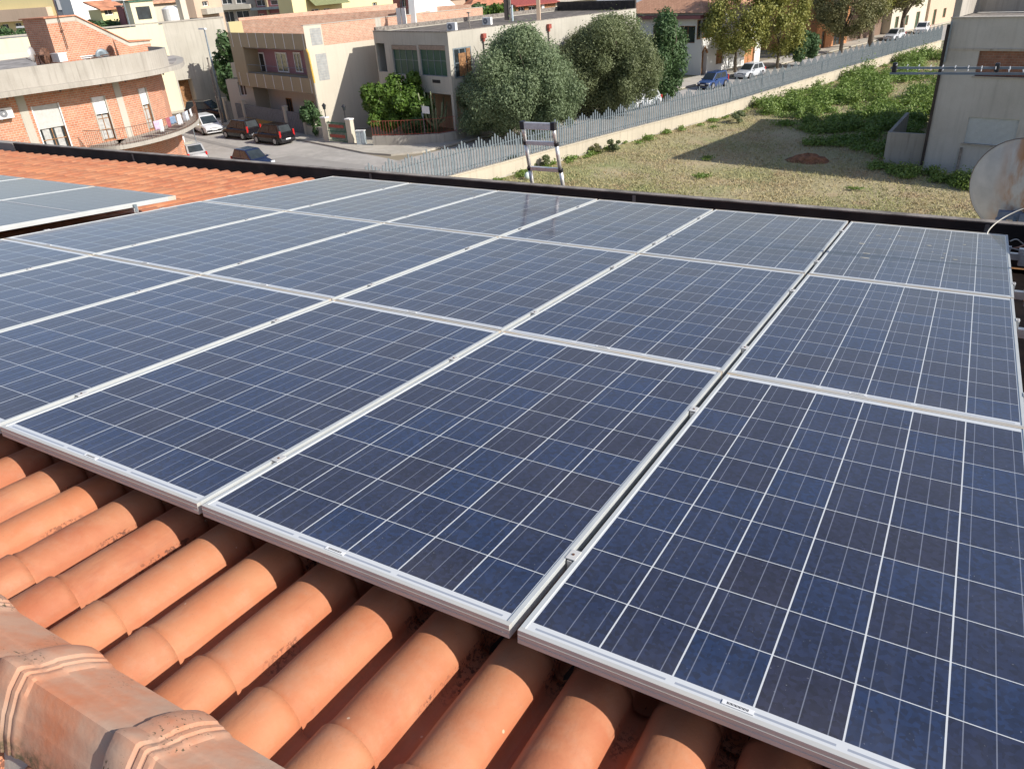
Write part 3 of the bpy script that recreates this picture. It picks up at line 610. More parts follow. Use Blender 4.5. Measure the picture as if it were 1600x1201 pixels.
# ---- generic parts for buildings
def pxrect(fc, x0, y0, x1, y1):
    a, b = fc.at(x0, y0), fc.at(x1, y0); c, d = fc.at(x0, y1), fc.at(x1, y1)
    s0, s1 = (a[0] + c[0]) / 2, (b[0] + d[0]) / 2; z1, z0 = (a[1] + b[1]) / 2, (c[1] + d[1]) / 2
    return min(s0, s1), max(s0, s1), min(z0, z1), max(z0, z1)
def window(fc, r, parent, fm, pm, o=-.12, fw=.06, mull=1, bars=0, name='window'):
    s0, s1, z0, z1 = r; mb = MB()
    for a, b, c, d in ((s0, s1, z0, z0 + fw), (s0, s1, z1 - fw, z1), (s0, s0 + fw, z0 + fw, z1 - fw), (s1 - fw, s1, z0 + fw, z1 - fw)): mb.slab(fc, a, b, c, d, o - .03, o + .03)
    for k in range(1, mull + 1):
        q = s0 + (s1 - s0) * k / (mull + 1); mb.slab(fc, q - fw * .4, q + fw * .4, z0 + fw, z1 - fw, o - .028, o + .026)
    for k in range(1, bars + 1):
        q = z0 + (z1 - z0) * k / (bars + 1); mb.slab(fc, s0 + fw, s1 - fw, q - fw * .35, q + fw * .35, o - .026, o + .022)
    f = mb.build(name, fm, parent)
    mb = MB(); mb.slab(fc, s0 + .01, s1 - .01, z0 + .01, z1 - .01, o - .02, o - .005); mb.build('pane', pm, f)
    return f
def railing(pts, z, h, parent, m, name='railing', sp=.14, r=.012):
    mb = MB()
    for a, b in zip(pts[:-1], pts[1:]):
        A, B = Vector((*a[:2], z)), Vector((*b[:2], z)); L = (B - A).length; n = max(1, int(L / sp))
        for zz in (.08, h): mb.cyl(A + Vector((0, 0, zz)), B + Vector((0, 0, zz)), r * 1.5, 6)
        for k in range(n + 1):
            p = A.lerp(B, k / n); mb.cyl(p, p + Vector((0, 0, h)), r, 4)
    return mb.build(name, m, parent)
def ac_unit(P, rz, label, group='air conditioning units'):
    t = thing('air_conditioner', label, 'air conditioner', P, group, rz)
    mb = MB(); mb.box((0, 0, .33), (.82, .32, .58)); mb.build('casing', M['whitep'], t, local=True, bevel=.02)
    mb = MB(); mb.tube([(-.12, -.163, .33), (-.12, -.172, .33)], .22, 20); g = mb.build('fan_grille', M['gate_grey'], t, local=True)
    mb = MB(); mb.tube([(-.12, -.173, .33), (-.12, -.178, .33)], .05, 12); mb.build('hub', M['whitep'], g, local=True)
    for s in (-1, 1): mb = MB(); mb.box((.3 * s, 0, .02), (.05, .34, .04)); mb.build('foot', M['grey_metal'], t, local=True)
    return t

# ---- concrete building in the middle
CF = Face(E(-49.2, 39.4), -TV); CS = Face(E(-49.2, 39.4), WV)
cb = thing('concrete_building', 'flat roofed grey concrete building with green shuttered windows raised over an open ground floor', 'building', E(-53, 45))
zt_ = CF.at(700, 51)[1]; zb_ = CF.at(700, 148)[1]; LF, LS = 10.1, 23.0
g1 = pxrect(CF, 614, 71, 653, 117); g2 = pxrect(CF, 656, 71, 697, 119); rc = pxrect(CF, 586, 68, 603, 112); vent = pxrect(CF, 676, 125, 688, 130)
mb = MB(); mb.wall(CF, 0, LF, zb_, zt_, [g1, g2, (max(rc[0], .0), min(rc[1], LF - .15), rc[2], rc[3])], .3)
sw = pxrect(CS, 709, 74, 737, 121)
mb.wall(CS, 0, LS, zb_, zt_, [sw], .25)
BF = Face(E(-49.2 - LF, 39.4), WV); mb.quad(BF.pt(0, zb_), BF.pt(LS, zb_), BF.pt(LS, zt_), BF.pt(0, zt_))
BK = Face(E(-49.2, 39.4 + LS), -TV); mb.quad(BK.pt(0, zb_), BK.pt(LF, zb_), BK.pt(LF, zt_), BK.pt(0, zt_))
poly = [E(-49.2, 39.4), E(-49.2, 39.4 + LS), E(-49.2 - LF, 39.4 + LS), E(-49.2 - LF, 39.4)]
mb.add([(p[0], p[1], zb_) for p in poly], [(0, 1, 2, 3)])
mb.build('wall', M['greyc'], cb)
mb = MB(); mb.prism([E(-49.45, 39.65), E(-49.45, 39.2 + LS), E(-48.95 - LF, 39.2 + LS), E(-48.95 - LF, 39.65)], zt_ - .3, zt_ - .06); mb.build('roof', plain('roof_felt', (.17, .145, .12), .9, 0, .3, 1.5), cb)
mb = MB()
for a, b in ((0, LF),): mb.slab(CF, a, b, zt_, zt_ + .07, -.28, .04)
mb.slab(BF, .3, LS, zt_, zt_ + .30, -.25, .02); mb.slab(CS, .0, LS, zt_, zt_ + .05, -.25, .0); mb.build('coping', M['cap'], cb)
mb = MB(); mb.slab(BK, .0, LF, zt_, zt_ + .75, -.0, .2); mb.build('back_parapet', M['black'], cb)
for g in (g1, g2):
    f = window(CF, g, cb, M['grey_metal'], M['shut_green'], -.16, .05, 3, 1)
mb = MB(); mb.slab(CF, *g1[:2], g1[3] - .35, g1[3] - .02, -.13, -.02); mb.slab(CF, *g2[:2], g2[3] - .35, g2[3] - .02, -.13, -.02); mb.build('shutter_box', plain('sun_bleached_box', (.33, .25, .19), .8), cb)
mb = MB(); mb.slab(CF, vent[0], vent[1], vent[2], vent[3], .0, .02); mb.build('vent', M['dark'], cb)
mb = MB(); mb.slab(CF, rc[0], min(rc[1], LF - .15), rc[2], rc[3], -.9, -.85); mb.build('recess', M['gate_grey'], cb)
f = window(CS, sw, cb, M['grey_metal'], M['pane'], .0, .10, 2, 1); r = sw
mb = MB(); w_ = (r[1] - r[0]); mb.slab(CS, r[0] + w_ * .28, r[0] + w_ * .68, r[2] + .1, r[3] - .4, .0, .035); mb.slab(CS, r[0] + w_ * .74, r[1] - .08, r[2] + .1, r[3] - .1, .0, .03); mb.build('wooden_shutter', M['wood'], f)
for px, py in ((754, 57), (856, 42)):
    s_, z_ = CS.at(px, py); mb = MB(); mb.cyl(CS.pt(s_, .2, .08), CS.pt(s_, z_ - .25, .08), .045, 8); d_ = mb.build('downpipe', plain('pipe_grey', (.12, .10, .09), .6), cb)
    mb = MB(); mb.slab(CS, s_ - .16, s_ + .16, z_ - .15, z_ + .2, .01, .3); mb.slab(CS, s_ - .08, s_ + .08, z_ - .38, z_ - .15, .03, .2); mb.build('hopper', M['red_metal'], d_)
# ground floor: posts and recessed walls
for (tt, ww) in ((-49.35, 39.55), (-53.6, 39.6), (-57.9, 39.6), (-49.4, 46), (-49.4, 53), (-49.4, 61)):
    p = E(tt, ww); mb = MB(); mb.box((p[0], p[1], zb_ / 2), (.28, .28, zb_), math.atan2(-.29, .957)); mb.build('post', M['greyc'], cb)
mb = MB(); mb.prism([E(-51.0, 43), E(-51.0, 60), E(-57.5, 60), E(-57.5, 43)], 0, zb_ - .01); mb.build('ground_floor_wall', M['peach'], cb)
mb = MB(); mb.prism([E(-49.3, 43.5), E(-49.3, 62), E(-49.6, 62), E(-49.6, 43.5)], 0, zb_ - .02); mb.build('street_wall', M['cream'], cb)
mb = MB()
for k in range(12):
    a = E(-58.9 - .0, 41 + k * .3); mb.box((a[0], a[1], zb_ - .2 - k * .29), (1.2, .34, .16), math.atan2(-.29, .957))
mb.build('outside_stair', M['greyc'], cb)
# roof things
ac_unit(G(707, 49, zt_ - .1), .0, 'white air conditioner at the front corner of the flat concrete roof')
ac_unit(G(762, 40, zt_ - .1), .0, 'white air conditioner farther back on the flat concrete roof left of the tall chimney')
p = G(793, 36, zt_ - .3); t = thing('chimney_flue', 'tall dark chimney flue on the flat concrete roof', 'chimney', p); mb = MB(); mb.box((p[0], p[1], p[2] + 2.2), (.42, .42, 4.4), .3); mb.build('flue', plain('dark_flue', (.09, .075, .065), .8), t); mb = MB(); mb.box((p[0] + .32, p[1], p[2] + 2.2), (.18, .3, 4.4), .3); mb.build('brace', M['cap'], t)
p = G(842, 33, zt_ - .1); t = thing('lamp_post', 'short cream post carrying a black lantern at the roof edge', 'lamp post', p); mb = MB(); mb.box((p[0], p[1], p[2] + .9), (.3, .3, 1.8), .3); mb.build('post', M['peach'], t)
mb = MB(); mb.tube([(p[0], p[1], p[2] + 1.8), (p[0], p[1], p[2] + 1.95), (p[0], p[1], p[2] + 2.2), (p[0], p[1], p[2] + 2.3)], [.12, .16, .2, .08], 8); mb.build('lantern', M['blackp'], t); mb = MB(); mb.tube([(p[0], p[1], p[2] + 2.3), (p[0], p[1], p[2] + 2.55)], [.22, .16], 10); mb.build('globe', M['whitep'], t)
p = G(734, 45, zt_ - .1); t = thing('vent_pipe', 'thin dark pipe with a cap standing between the two roof air conditioners', 'pipe', p); mb = MB(); mb.cyl(p, p + np.array([0, 0, 1.15]), .05); mb.build('pipe', M['cap'], t); mb = MB(); mb.box(p + np.array([0, 0, 1.18]), (.22, .22, .08)); mb.build('cap', M['cap'], t)
p = G(801, 34, zt_ - .1); t = thing('water_pipe', 'pale blue standing pipe right of the tall chimney flue', 'pipe', p); mb = MB(); mb.cyl(p, p + np.array([0, 0, 1.3]), .09); mb.build('pipe', plain('pale_blue', (.5, .6, .66), .5), t); mb = MB(); mb.cyl(p + np.array([-.3, 0, 1.0]), p + np.array([0, 0, 1.2]), .04); mb.build('elbow', M['cap'], t)
p = G(630, 43, zt_); q = Face(p, TV); t = thing('panel_antenna', 'pair of white upright panels on a dark pole by the brick parapet', 'panel', p)
mb = MB(); mb.cyl(p, p + np.array([0, 0, 2.4]), .05); mb.build('pole', M['blackp'], t)
for s_ in (-.38, .38): mb = MB(); mb.slab(q, s_ - .3, s_ + .3, .1 + p[2], p[2] + 1.55, .03, .09); mb.build('panel', M['white'], t)


# ---- building with lit blank side wall, brick parapet and tan loggia front
SS = Face(E(-61.9, 34.3), WV); ST = Face(E(-61.9, 34.3), -TV)
sb = thing('two_storey_house', 'house with tan loggia front and long blank cream side wall topped with raw brick', 'building', E(-68, 40))
zs = SS.at(473, 41)[1]; zk = SS.at(510, 71)[1]; LSB = 20.
mb = MB(); mb.wall(SS, 0, LSB, 0, zk); mb.wall(SS, 0, 1.7, zk, zs); mb.build('side_wall', M['cream'], sb)
mb = MB(); mb.wall(SS, 1.7, LSB, zk, zs); b_ = mb.build('brick_band', M['brickp'], sb)
mb = MB(); mb.slab(SS, 7.2, 7.8, zk, zs, 0, .012); mb.slab(SS, 0, LSB, zs, zs + .05, -.25, .03); mb.build('concrete_strip', M['greyc'], sb)
mb = MB(); mb.slab(SS, .55, 1.6, zk + .1, zs - .25, .0, .012); mb.slab(SS, .7, 1.75, 4.6, zk - .6, .0, .012); mb.build('bare_blocks', brick('grey_blocks', (.36, .37, .36), (.32, .33, .32), (.42, .40, .36), 1, .4, .2), sb)
ztn = ST.at(470, 53)[1]; zbn = ST.at(489, 147)[1]; LT = 14.6
lg = pxrect(ST, 384, 76, 477, 118)
mb = MB(); mb.wall(ST, 0, LT, zbn, ztn, [lg], 1.5)
EL = Face(E(-61.9 - LT, 34.3), WV); mb.quad(EL.pt(0, zbn), EL.pt(18, zbn), EL.pt(18, ztn), EL.pt(0, ztn))
pol = [E(-61.9, 34.3), E(-61.9, 36.8), E(-76.5, 36.8), E(-76.5, 34.3)]; mb.add([(p[0], p[1], zbn) for p in pol], [(0, 1, 2, 3)]); mb.build('tan_front', M['tan'], sb)
for k in range(9):
    s_ = .35 + k * 1.7
    for a, b in ((zbn + .05, lg[2]), (lg[3], ztn - .02)): mb = MB(); mb.slab(ST, s_ - .03, s_ + .03, a, b, .0, .02); mb.build('white_joint', M['white'], sb)
mb = MB(); mb.slab(ST, lg[0] - .01, lg[1] + .01, lg[2] - .01, lg[3] + .01, -1.52, -1.48); mb.build('loggia_wall', M['pink'], sb)
STi = Face(E(-61.9, 34.3 + 1.48), -TV)
for x0, x1 in ((399, 415), (433, 450), (461, 472)):
    r = pxrect(STi, x0, 82, x1, 113); window(STi, r, sb, M['whitep'], M['pane'], .04, .12, 1, 0)
railing([ST.pt(lg[0], 0, -.1), ST.pt(lg[1], 0, -.1)], lg[2], .75, sb, M['grey_metal'], 'loggia_rail', 3, .012)
RO = plain('grey_roof', (.30, .28, .25), .9, 0, .2, 1)
mb = MB(); mb.prism([E(-61.95, 34.5), E(-61.95, 54), E(-76.5, 54), E(-76.5, 34.5)], ztn - 1.35, ztn - 1.2); mb.build('roof', RO, sb)
mb = MB(); q = Face(E(-76.5, 34.5), WV); q.n = np.array([*TV[:2], 0]) / 1.0; mb.slab(q, 1.2, 20, ztn - .05, ztn + 1.15, -.25, 0); mb.build('back_parapet', M['brickp'], sb)
da, db_ = E(-76.3, 34.5), E(-62.1, 53); dq = Face(da, db_ - da); mb = MB(); mb.slab(dq, 1.25, math.dist(da[:2], db_[:2]), ztn - 1.2, ztn + .95, -.2, 0); mb.build('terrace_parapet', M['brickp'], sb)
mb = MB(); mb.slab(dq, 0, 1.25, ztn - 1.2, ztn + .9, -.2, 0); mb.build('parapet_end', M['yellow'], sb)
mb = MB(); mb.prism([E(-62.1, 37), E(-62.1, 54), E(-76.5, 54), E(-76.5, 37)], 0, zbn - .01); mb.build('ground_floor_wall', M['white'], sb)
G0 = Face(E(-62, 37), -TV)
for s0 in (1.5, 5.2, 9.4): window(G0, (s0, s0 + 1.1, .2, 2.3), sb, M['wood'], M['dark'], .03, .08, 1, 0)
mb = MB(); a = SS.pt(.12, 0, .1); mb.tube([SS.pt(-.1, zbn + 3.6, .1), SS.pt(.0, zbn + 3.2, .12), SS.pt(.1, zbn + .9, .14)], .08, 8); mb.build('yellow_pipe', plain('yellow_pipe', (.72, .45, .08), .5), sb)
mb = MB(); mb.tube([SS.pt(.1, zbn + .9, .14), SS.pt(.1, .1, .2)], .1, 8); mb.build('white_pipe', M['cream'], sb)
# its street boundary: pillars, sheet gates and low ochre wall
fb = thing('boundary_fence', 'row of cream pillars with grey sheet metal gates in front of the tan loggia house', 'fence', E(-70, 33.9))
FB = Face(E(-62, 33.9), -TV); ss = [FB.at(x, 185)[0] for x in (492, 476, 448, 385, 357, 348)]
for s_ in ss: mb = MB(); mb.slab(FB, s_ - .17, s_ + .17, .1, 2.25, -.17, .17); p_ = mb.build('pillar', M['cream'], fb); mb = MB(); mb.slab(FB, s_ - .22, s_ + .22, 2.25, 2.35, -.22, .22); mb.build('cap', M['cream'], p_)
for i in range(len(ss) - 1):
    a, b = ss[i] + .18, ss[i + 1] - .18
    if b - a < .3: continue
    lo = .15 if i in (1, 3) else .75
    if i == 0: continue
    mb = MB(); mb.slab(FB, a, b, lo, 1.95, -.02, .02)
    k = a + .1
    while k < b: mb.slab(FB, k, k + .03, lo, 1.93, .02, .04); k += .3
    mb.build('sheet_panel', M['gate_grey'], fb)
    if lo > .2: mb = MB(); mb.slab(FB, a, b, .1, lo, -.12, .12); mb.build('low_wall', plain('ochre_wall', (.40, .26, .09), .85), fb)
mb = MB(); mb.slab(FB, ss[0] - .9, ss[1] - .18, .1, 1.0, -.1, .1); mb.build('low_wall', M['greyc'], fb)

# garden wall with red railing, gate, box, sign, plants
gpx = [(584, 230), (620, 229.5), (655, 228), (690, 226), (714, 222), (730, 217)]; gp = [G(*q) for q in gpx]
t = thing('garden_fence', 'red iron railing on a low concrete wall around the corner garden', 'fence', gp[0])
mb = MB()
for a, b in zip(gp[:-1], gp[1:]): q = Face(a, b - a); mb.slab(q, -.02, math.dist(a, b) + .02, 0, .85, -.24, 0)
mb.build('low_wall', M['concrete'], t)
gi = [p + np.array([-.03, .12, 0]) for p in gp[:5]]
railing(gi[:3], .85, 1.15, t, M['red_metal'], 'railing', .24, .013); railing(gi[2:], .85, 1.15, t, M['red_metal'], 'railing', .24, .013)
a, b = G(515, 223), G(546, 226); q = Face(a, b - a); L = math.dist(a[:2], b[:2]); t = thing('garden_gate', 'dark green iron garden gate between white pillars at the foot of the blank wall', 'gate', a)
mb = MB(); k = .12
while k < L - .1: mb.slab(q, k, k + .05, .15, 1.75, -.02, .02); k += .16
for z in (.2, .95, 1.65): mb.slab(q, .1, L - .1, z, z + .06, .022, .05)
mb.build('leaf', M['green_metal'], t)
mb = MB()
for z in (.5, 1.3): mb.slab(q, .3, L - .3, z, z + .25, .06, .08)
mb.build('ornament', M['red_metal'], t)
for s_ in (-.25, L + .3):
    mb = MB(); mb.slab(q, s_ - .28, s_ + .28, 0, 2.0, -.3, .1); p_ = mb.build('pillar', M['cream'], t)
    mb = MB(); mb.slab(q, s_ - .33, s_ + .33, 2.0, 2.1, -.35, .15); mb.build('cap', M['white'], p_)
for i, (s_, lab) in enumerate(((-.05, 'black iron lantern on the left pillar of the green gate'), (L - .1, 'black iron lantern on the right pillar of the green gate'))):
    p = q.pt(s_, 1.8, -.1); t = thing('garden_lantern', lab, 'lantern', p, 'lanterns on the gate pillars'); mb = MB(); mb.tube([p, p + np.array([0, 0, .9])], .04, 8); mb.build('stem', M['blackp'], t); mb = MB(); mb.tube([p + np.array([0, 0, .9]), p + np.array([0, 0, 1.2])], [.1, .16], 8); mb.build('glass', M['pane'], t); mb = MB(); mb.tube([p + np.array([0, 0, 1.2]), p + np.array([0, 0, 1.4])], [.2, .02], 8); mb.build('cap', M['blackp'], t)
p = G(566, 228); t = thing('utility_cabinet', 'pale grey utility cabinet on the pavement right of the green gate', 'cabinet', p, rz=.25)
mb = MB(); mb.box((0, 0, .62), (.75, .35, 1.15)); mb.build('casing', plain('cabinet_grey', (.42, .48, .50), .5), t, local=True, bevel=.02); mb = MB(); mb.box((0, 0, 1.22), (.82, .42, .06)); mb.box((0, -.18, .62), (.02, .01, 1.0)); mb.build('lid', M['whitep'], t, local=True); mb = MB(); mb.box((0, 0, .04), (.7, .3, .1)); mb.build('base', M['concrete'], t, local=True)
p = G(666, 226); t = thing('street_name_sign', 'white street name plate on a grey pole in front of the red railing', 'sign', p)
mb = MB(); mb.cyl(p, p + np.array([0, 0, 3.0]), .035, 8); mb.build('pole', M['grey_metal'], t); q = Face(p, TV)
mb = MB(); mb.slab(q, 0, .95, p[2] + 2.45, p[2] + 3.0, .03, .05); mb.build('plate', M['whitep'], t)
q2 = Face(p, -TV * .8 + WV * .5); mb = MB(); mb.slab(q2, 0, .95, p[2] + 2.1, p[2] + 2.4, .03, .05); mb.build('plate', plain('weathered_plate', (.35, .40, .46), .5), t)
def plant(name, label, px, py, h, rx, mat_, n, leaf, seed, cat='shrub', dy=0, group=None, z0=.2, nl=12):
    p = G(px, py); return tree(name, label, cat, p[0], p[1] + dy, z0, h, rx, rx, mat_, n, leaf, seed, nl, 4, .06, group)
plant('citrus_tree', 'fresh green bushy tree in the corner garden nearest the gate', 596, 222, 4.7, 2.0, M['lgreen'], 9000, .2, 31, 'tree', .6, z0=.9)
plant('citrus_tree', 'fresh green bushy tree in the corner garden beside the cactus', 636, 222, 5.4, 2.1, M['lgreen'], 9000, .2, 32, 'tree', 1.2, z0=.9)
plant('shrub', 'small dark shrub against the corner of the blank cream wall', 498, 215, 3.3, 1.2, M['dgreen'], 3500, .16, 33, 'shrub', .0)
plant('shrub', 'dark green hedge plant behind the red railing below the cactus', 655, 222, 2.2, 1.3, M['dgreen'], 3000, .16, 34, 'shrub', .4)
plant('shrub', 'low grey green bush right of the corner post beneath the olive tree', 742, 216, 2.2, 1.3, M['olive'], 3500, .14, 35, 'shrub', .6)
p = G(672, 221); t = thing('cactus', 'tall branching candelabra cactus rising behind the red railing', 'cactus', (p[0], p[1] + .8, 0)); c0 = Vector((p[0], p[1] + .8, 0)); q = random.Random(3)
for k in range(13):
    a = 2 * PI * k / 13; r0 = q.uniform(.1, .45); r1 = q.uniform(.5, 1.5); h = q.uniform(2.4, 4.0); mb = MB()
    mb.tube([c0 + Vector((r0 * .3 * math.cos(a), r0 * .3 * math.sin(a), 0)), c0 + Vector((r0 * math.cos(a), r0 * math.sin(a), 1.2)), c0 + Vector((r1 * .8 * math.cos(a), r1 * .8 * math.sin(a), h * .6)), c0 + Vector((r1 * math.cos(a), r1 * math.sin(a), h))], [.10, .11, .09, .05], 7); mb.build('arm', M['cactus'], t, smooth=True)

# ---- pale yellow and beige blank walled building beyond the street end
YF = Face(E(-93, 41.5), -WV)                     # s grows towards the left of the picture
sr = YF.at(368, 118)[0]; sm = YF.at(266, 90)[0]; zy = YF.at(300, 32)[1]
yb = thing('blank_walled_building', 'long building with blank beige and pale yellow side walls behind the street lamp', 'building', E(-97, 30))
gar = pxrect(YF, 281, 124, 303, 152); gar = (gar[0], gar[1], .0, gar[3])
mb = MB(); mb.wall(YF, sr, sm, 0, zy, [gar], 1.2); bk = Face(E(-93, 41.5) + YF.d * sr, -TV); mb.quad(bk.pt(0, 0), bk.pt(14, 0), bk.pt(14, zy), bk.pt(0, zy)); mb.build('beige_wall', M['greyc'], yb)
mb = MB(); mb.wall(YF, sm, sm + 24, 0, zy - .15); mb.build('pale_yellow_wall', M['paley'], yb)
mb = MB(); mb.slab(YF, gar[0], gar[1], 0, gar[3], -1.25, -1.2); mb.build('garage_door', M['wood'], yb)
mb = MB(); mb.slab(YF, sr + .1, sm + 23.8, zy - .6, zy - .4, -14, -.1); mb.build('roof', RO, yb)
mb = MB(); mb.slab(YF, sr - .05, sm + 24, zy - .02, zy + .12, -.3, .06); mb.build('coping', M['concrete'], yb)
def atd(x, y, D):
    d = ray(x, y); k = D / math.hypot(d[0], d[1]); return CAM + d * k
def block(name, label, xl, yl, Dl, xr, yr, Dr, m, depth=8, wins=(), roof=None, bands=(), cat='house', zmin=0, balc=()):
    A, B = atd(xl, yl, Dl), atd(xr, yr, Dr); zt2 = (A[2] + B[2]) / 2; f = Face(A, B - A); L = math.dist(A[:2], B[:2])
    f.P[2] = 0; depth = depth if roof and roof[0] == 'hip' else min(depth, 2.2); t = thing(name, label, cat, ((A[0] + B[0]) / 2, (A[1] + B[1]) / 2, 0))
    mb = MB(); H_ = [pxrect(f, *w[:4]) for w in wins]; H2 = [h for h in H_ if h[1] > 0 and h[0] < L]
    mb.wall(f, 0, L, zmin, zt2, H2, .3)
    P = [f.pt(0, 0), f.pt(L, 0), f.pt(L, 0, -depth), f.pt(0, 0, -depth)]
    for i, j in ((1, 2), (2, 3), (3, 0)): a, b = P[i], P[j]; mb.quad((a[0], a[1], zmin), (b[0], b[1], zmin), (b[0], b[1], zt2), (a[0], a[1], zt2))
    if roof is None or roof[0] == 'flat': mb.add([(p[0], p[1], zt2 - .25) for p in P], [(0, 1, 2, 3)])
    mb.build('wall', m, t)
    for h in H2: window(f, (max(h[0], 0), min(h[1], L), max(h[2], 0), h[3]), t, M['whitep'], M['pane'], -.2, .07, 1, 0)
    if roof and roof[0] == 'hip':
        ov = .5; hh = roof[1]; mb = MB(); a, b, c, d = f.pt(-ov, zt2, ov), f.pt(L + ov, zt2, ov), f.pt(L + ov, zt2, -depth - ov), f.pt(-ov, zt2, -depth - ov)
        r1, r2 = f.pt(min(L, depth) / 2, zt2 + hh, -depth / 2), f.pt(L - min(L, depth) / 2, zt2 + hh, -depth / 2)
        mb.add([a, b, c, d, r1, r2], [(0, 1, 5, 4), (1, 2, 5), (2, 3, 4, 5), (3, 0, 4), (3, 2, 1, 0)]); mb.build('roof', roof[2], t)
    if roof and roof[0] == 'shed':
        mb = MB(); hh = roof[1]; a, b, c, d = f.pt(-.4, zt2 - .1, .5), f.pt(L + .4, zt2 - .1, .5), f.pt(L + .4, zt2 + hh, -depth), f.pt(-.4, zt2 + hh, -depth)
        mb.hexa([a, b, c, d], [p + np.array([0, 0, .15]) for p in (a, b, c, d)]); mb.build('roof', roof[2], t)
    for (x0, y0, x1, y1, mm, o) in bands:
        r = pxrect(f, x0, y0, x1, y1); mb = MB(); mb.slab(f, r[0], r[1], max(r[2], .05), r[3], .002, o); mb.build('balcony' if o > .3 else 'panel', mm, t)
    return t, f
# things on that roof
zr = zy - .4
for (lab, x, y, w, d, h, mm, nm) in (('small yellowish roof hut with a green framed window above the pale yellow wall', 225, 42, 2.6, 2.2, 2.6, M['paley'], 'roof_hut'), ('dark brick roof hut left of the yellowish one', 208, 42, 2.0, 2.0, 2.2, M['maroon'], 'roof_hut')):
    p = G(x, y, zr); t = thing(nm, lab, 'hut', p, 'huts on the beige roof', math.atan2(-.29, .957) + PI / 2)
    mb = MB(); mb.box((0, 0, h / 2), (w, d, h)); mb.build('wall', mm, t, local=True); mb = MB(); mb.box((0, 0, h + .06), (w + .3, d + .3, .12)); mb.build('roof', M['green_metal'] if 'green' in lab else M['cap'], t, local=True)
    mb = MB(); mb.box((0, -d / 2 - .01, h * .55), (w * .6, .04, h * .5)); mb.box((-w * .1, -d / 2 - .03, h * .55), (.06, .04, h * .5)); mb.build('window', M['pane'], t, local=True)
p = G(273, 37, zr); t = thing('water_tank', 'white cylindrical water tank on the beige roof', 'tank', p); mb = MB(); mb.tube([(0, 0, .1), (0, 0, 1.6), (0, 0, 1.9)], [1.1, 1.1, .5], 20); mb.build('tank', M['whitep'], t, local=True, smooth=False); mb = MB(); mb.box((0, 0, .05), (2.2, 2.2, .1)); mb.build('base', M['cap'], t, local=True)
p = G(290, 36, zr); t = thing('chimney', 'square beige chimney stack right of the white water tank', 'chimney', p); mb = MB(); mb.box((0, 0, 1.6), (.8, .8, 3.2)); mb.build('stack', M['cream'], t, local=True); mb = MB(); mb.box((0, 0, 3.3), (1.1, 1.1, .2)); mb.build('cap', M['cap'], t, local=True)
plant('potted_plants', 'clump of green potted plants at the right end of the beige roof', 303, 60, 1, 1, M['lgreen'], 10, .1, 99) if False else None
block('beige_house', 'plain beige house with red tiled eave rising behind the roof huts', 232, 4, 118, 303, 2, 122, M['cream'], 9, [(298, 6, 304, 18)], ('shed', .6, M['terrp']))
block('pink_house', 'narrow pink balcony house beside the grey apartment block', 300, -8, 112, 343, -10, 118, M['peach'], 9, [(316, 2, 326, 10)], bands=[(314, 13, 340, 22, M['greyc'], .8)])

# ---- far houses along the top edge
block('yellow_apartment_block', 'yellow apartment block with wide brown eaves and balconies at top left', -40, 0, 175, 84, -8, 165, M['yellow'], 12, [(4, 38, 14, 48), (24, 36, 34, 46), (46, 34, 56, 44), (62, 30, 72, 38), (30, 52, 42, 62)],
      bands=[(-20, 14, 84, 33, M['peach'], 1.4), (5, 49, 46, 60, M['peach'], 1.1), (50, 28, 70, 32, M['tan'], .5)], cat='building')
block('dark_stair_house', 'dark grey and white striped house right of the brown eaves', 80, -8, 150, 108, -10, 148, M['gate_grey'], 8, bands=[(90, 0, 97, 16, M['white'], .1), (101, 0, 105, 12, M['white'], .1)])
block('white_gable_house', 'large white blank walled house above the brick stair tower', 106, -12, 125, 158, -14, 128, M['white'], 9)
block('small_yellow_house', 'small yellow house with red roof and dark porch', 157, 16, 112, 192, 12, 114, M['yellow'], 7, [(163, 14, 177, 24), (186, 17, 192, 26)], ('shed', .8, M['terr']))
block('red_tiled_house', 'house with long faded red roof left of the beige house', 190, 4, 135, 236, -6, 140, M['peach'], 10, (), ('shed', .8, M['terrp']))
t, f = block('grey_apartment_block', 'grey apartment block with recessed balconies and open bays', 340, -25, 150, 394, -28, 148, M['concrete'], 12, [(346, -4, 362, 7), (368, -4, 384, 6), (348, 18, 366, 36), (370, 17, 390, 36)], bands=[(342, 8, 394, 15, M['greyc'], 1.0)], cat='building')
block('maroon_apartment_block', 'maroon apartment block with yellow ground floor left of the yellow building', 394, -25, 147, 452, -30, 143, M['maroon'], 12, [(398, 0, 416, 10), (422, 0, 444, 8), (400, 22, 414, 34), (422, 21, 440, 33)], bands=[(396, 11, 448, 15, M['grey_metal'], .9), (417, -10, 420, 34, M['tan'], .3)], cat='building')
t, f = block('yellow_building', 'bright yellow building with a drooping green awning', 450, -30, 98, 618, -38, 112, M['yellow'], 12, [(487, 14, 500, 22), (506, 13, 518, 21), (583, 4, 590, 24)], cat='building')
r = pxrect(f, 478, -8, 534, 12); mb = MB(); n_ = 24
for k in range(n_):
    a, b = r[0] + (r[1] - r[0]) * k / n_, r[0] + (r[1] - r[0]) * (k + 1) / n_
    mb.quad(f.pt(a, r[3], .05), f.pt(b, r[3], .05), f.pt(b, r[2] + .3, 1.3 + .05 * (k % 2)), f.pt(a, r[2] + .3, 1.3 + .05 * ((k + 1) % 2)))
mb.build('awning', plain('olive_awning', (.19, .21, .10), .9), t)
block('dark_red_house', 'dark red house fragment between yellow building and white wall', 612, -12, 100, 652, -16, 96, M['maroon'], 8, [(626, -2, 634, 12)])
block('brick_wall_house', 'raw orange brick wall standing left of the white house', 606, 24, 80, 650, 19, 78, M['brickp'], 4)
